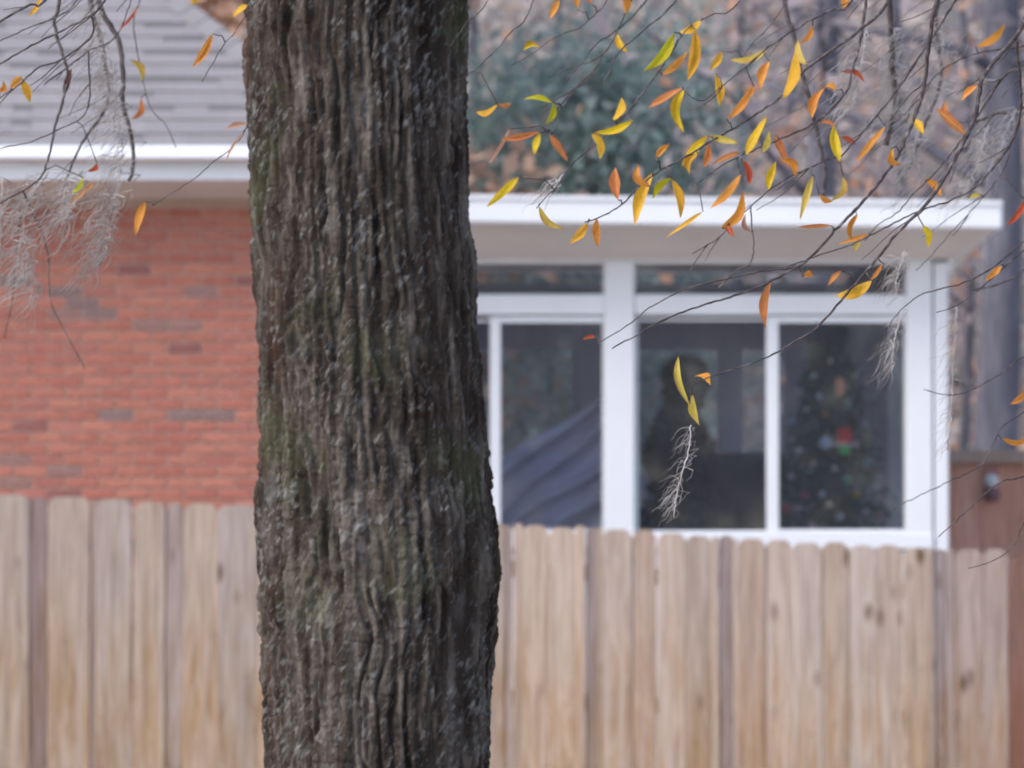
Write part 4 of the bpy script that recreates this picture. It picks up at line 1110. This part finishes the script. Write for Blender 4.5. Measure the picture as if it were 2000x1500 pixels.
# ------------------------------------------------------------------ Spanish moss hanging from the branches
def moss(spine, widths, n_str, depth, label, seed, length=(40, 110), tail=True, fine=1.15, lean=0.72):
    """spine in px; strands start along it, hang and curl, swept to the lower left"""
    rnd = random.Random(seed); b = MB()
    sp = smooth_path([(p[0], p[1], w_) for p, w_ in zip(spine, widths)], 6)
    for k in range(int(n_str * .42)):
        a = sp[int(rnd.random() ** 0.9 * (len(sp) - 1))]
        x, y = a[0] + rnd.gauss(0, .42) * a[2], a[1] + rnd.uniform(-14, 10)
        d = depth + rnd.gauss(0, .05); ang = math.pi / 2 + lean + rnd.gauss(0, .30)
        L = rnd.uniform(*length); m = 9; pts_ = [P(a[0], a[1] - 4, depth)]; w0 = rnd.uniform(0, 6.28); wf = rnd.uniform(.5, 1.3)
        for i in range(m + 1):
            pts_.append(P(x, y, d))
            ang2 = ang + .38 * math.sin(w0 + wf * i) + rnd.gauss(0, .12)
            x += math.cos(ang2) * L / m; y += math.sin(ang2) * L / m; d += rnd.gauss(0, .004)
            ang += (math.pi / 2 + lean * .8 - ang) * .12
        r = rnd.uniform(.5, 1.15) * fine * K
        b.tube(pts_, [r * .6] + [r * (1 - .55 * (i / m)) for i in range(m + 1)], 3, False)
    # the core strand that carries it
    core = [P(a[0] + rnd.gauss(0, 1.2), a[1], depth) for a in sp]
    b.tube(core, [1.0 * K] * len(core), 4)
    o = b.build('spanish_moss', M['moss'], None, True, core[0])
    tag(o, label, 'moss', 'spanish moss on the oak branches')
    return o
moss([(186, 10), (205, 110), (224, 190), (238, 290), (222, 400), (205, 470), (192, 520)], [16, 26, 34, 40, 44, 36, 12], 560, 13.0, 'long grey moss tuft hanging against the white gutter and brick wall', 1)
moss([(95, 335), (62, 380), (45, 440), (58, 520), (82, 572)], [60, 62, 48, 22, 8], 300, 12.8, 'bushy grey moss at the photo edge over the brick wall', 2)
moss([(150, 345), (140, 390), (120, 440)], [44, 46, 22], 170, 12.7, 'moss tuft behind the orange leaf under the gutter', 3)
moss([(5, 350), (2, 430), (0, 500), (-8, 560)], [34, 40, 34, 14], 130, 12.9, 'moss cut by the photo edge beside the brick wall', 4)
moss([(1842, 30), (1835, 130), (1800, 220), (1785, 300), (1800, 350)], [45, 75, 60, 40, 26], 330, 13.6, 'broad moss veil in front of the trees above the sunroom eave end', 5)
moss([(1745, 60), (1752, 160), (1742, 230)], [30, 40, 26], 220, 14.0, 'moss along the dark drooping stem above the eave', 6)
moss([(1985, 215), (1965, 255), (1952, 300)], [34, 34, 20], 100, 13.4, 'small moss tuft against the thickest grey trunk', 7)
moss([(1768, 490), (1752, 540), (1748, 575)], [22, 26, 12], 120, 12.2, 'thin moss wisp across the end of the transom window', 8, (30, 70), fine=.6)
moss([(1762, 610), (1748, 660), (1740, 715)], [14, 20, 10], 110, 11.9, 'white moss wisp over the top corner of the Christmas tree pane', 9, (30, 70), fine=.6)
moss([(1350, 830), (1345, 880), (1325, 950), (1316, 1010)], [10, 32, 24, 14], 150, 11.3, 'lone moss wisp hanging before the middle pane', 10, (22, 50), fine=.5)
moss([(1868, 600), (1862, 700), (1858, 800), (1850, 880)], [14, 18, 16, 8], 150, 12.3, 'moss string hanging down the sunroom corner post', 11, (25, 60), fine=.55)
moss([(1692, 60), (1680, 140), (1664, 210)], [20, 26, 12], 120, 12.5, 'moss on the twig above the middle of the eave', 12)
moss([(1100, 340), (1085, 365), (1070, 385)], [16, 18, 10], 34, 11.6, 'few pale moss strands above the eave near the oak trunk', 13, (40, 80), lean=.9)
moss([(1930, 245), (1905, 330), (1880, 380)], [40, 50, 30], 100, 14.4, 'faint moss between the two right-hand grey trunks', 14)
# the wisp's carrier strand up to its twig
print('bricks', n_b, 'objects', len(bpy.data.objects))
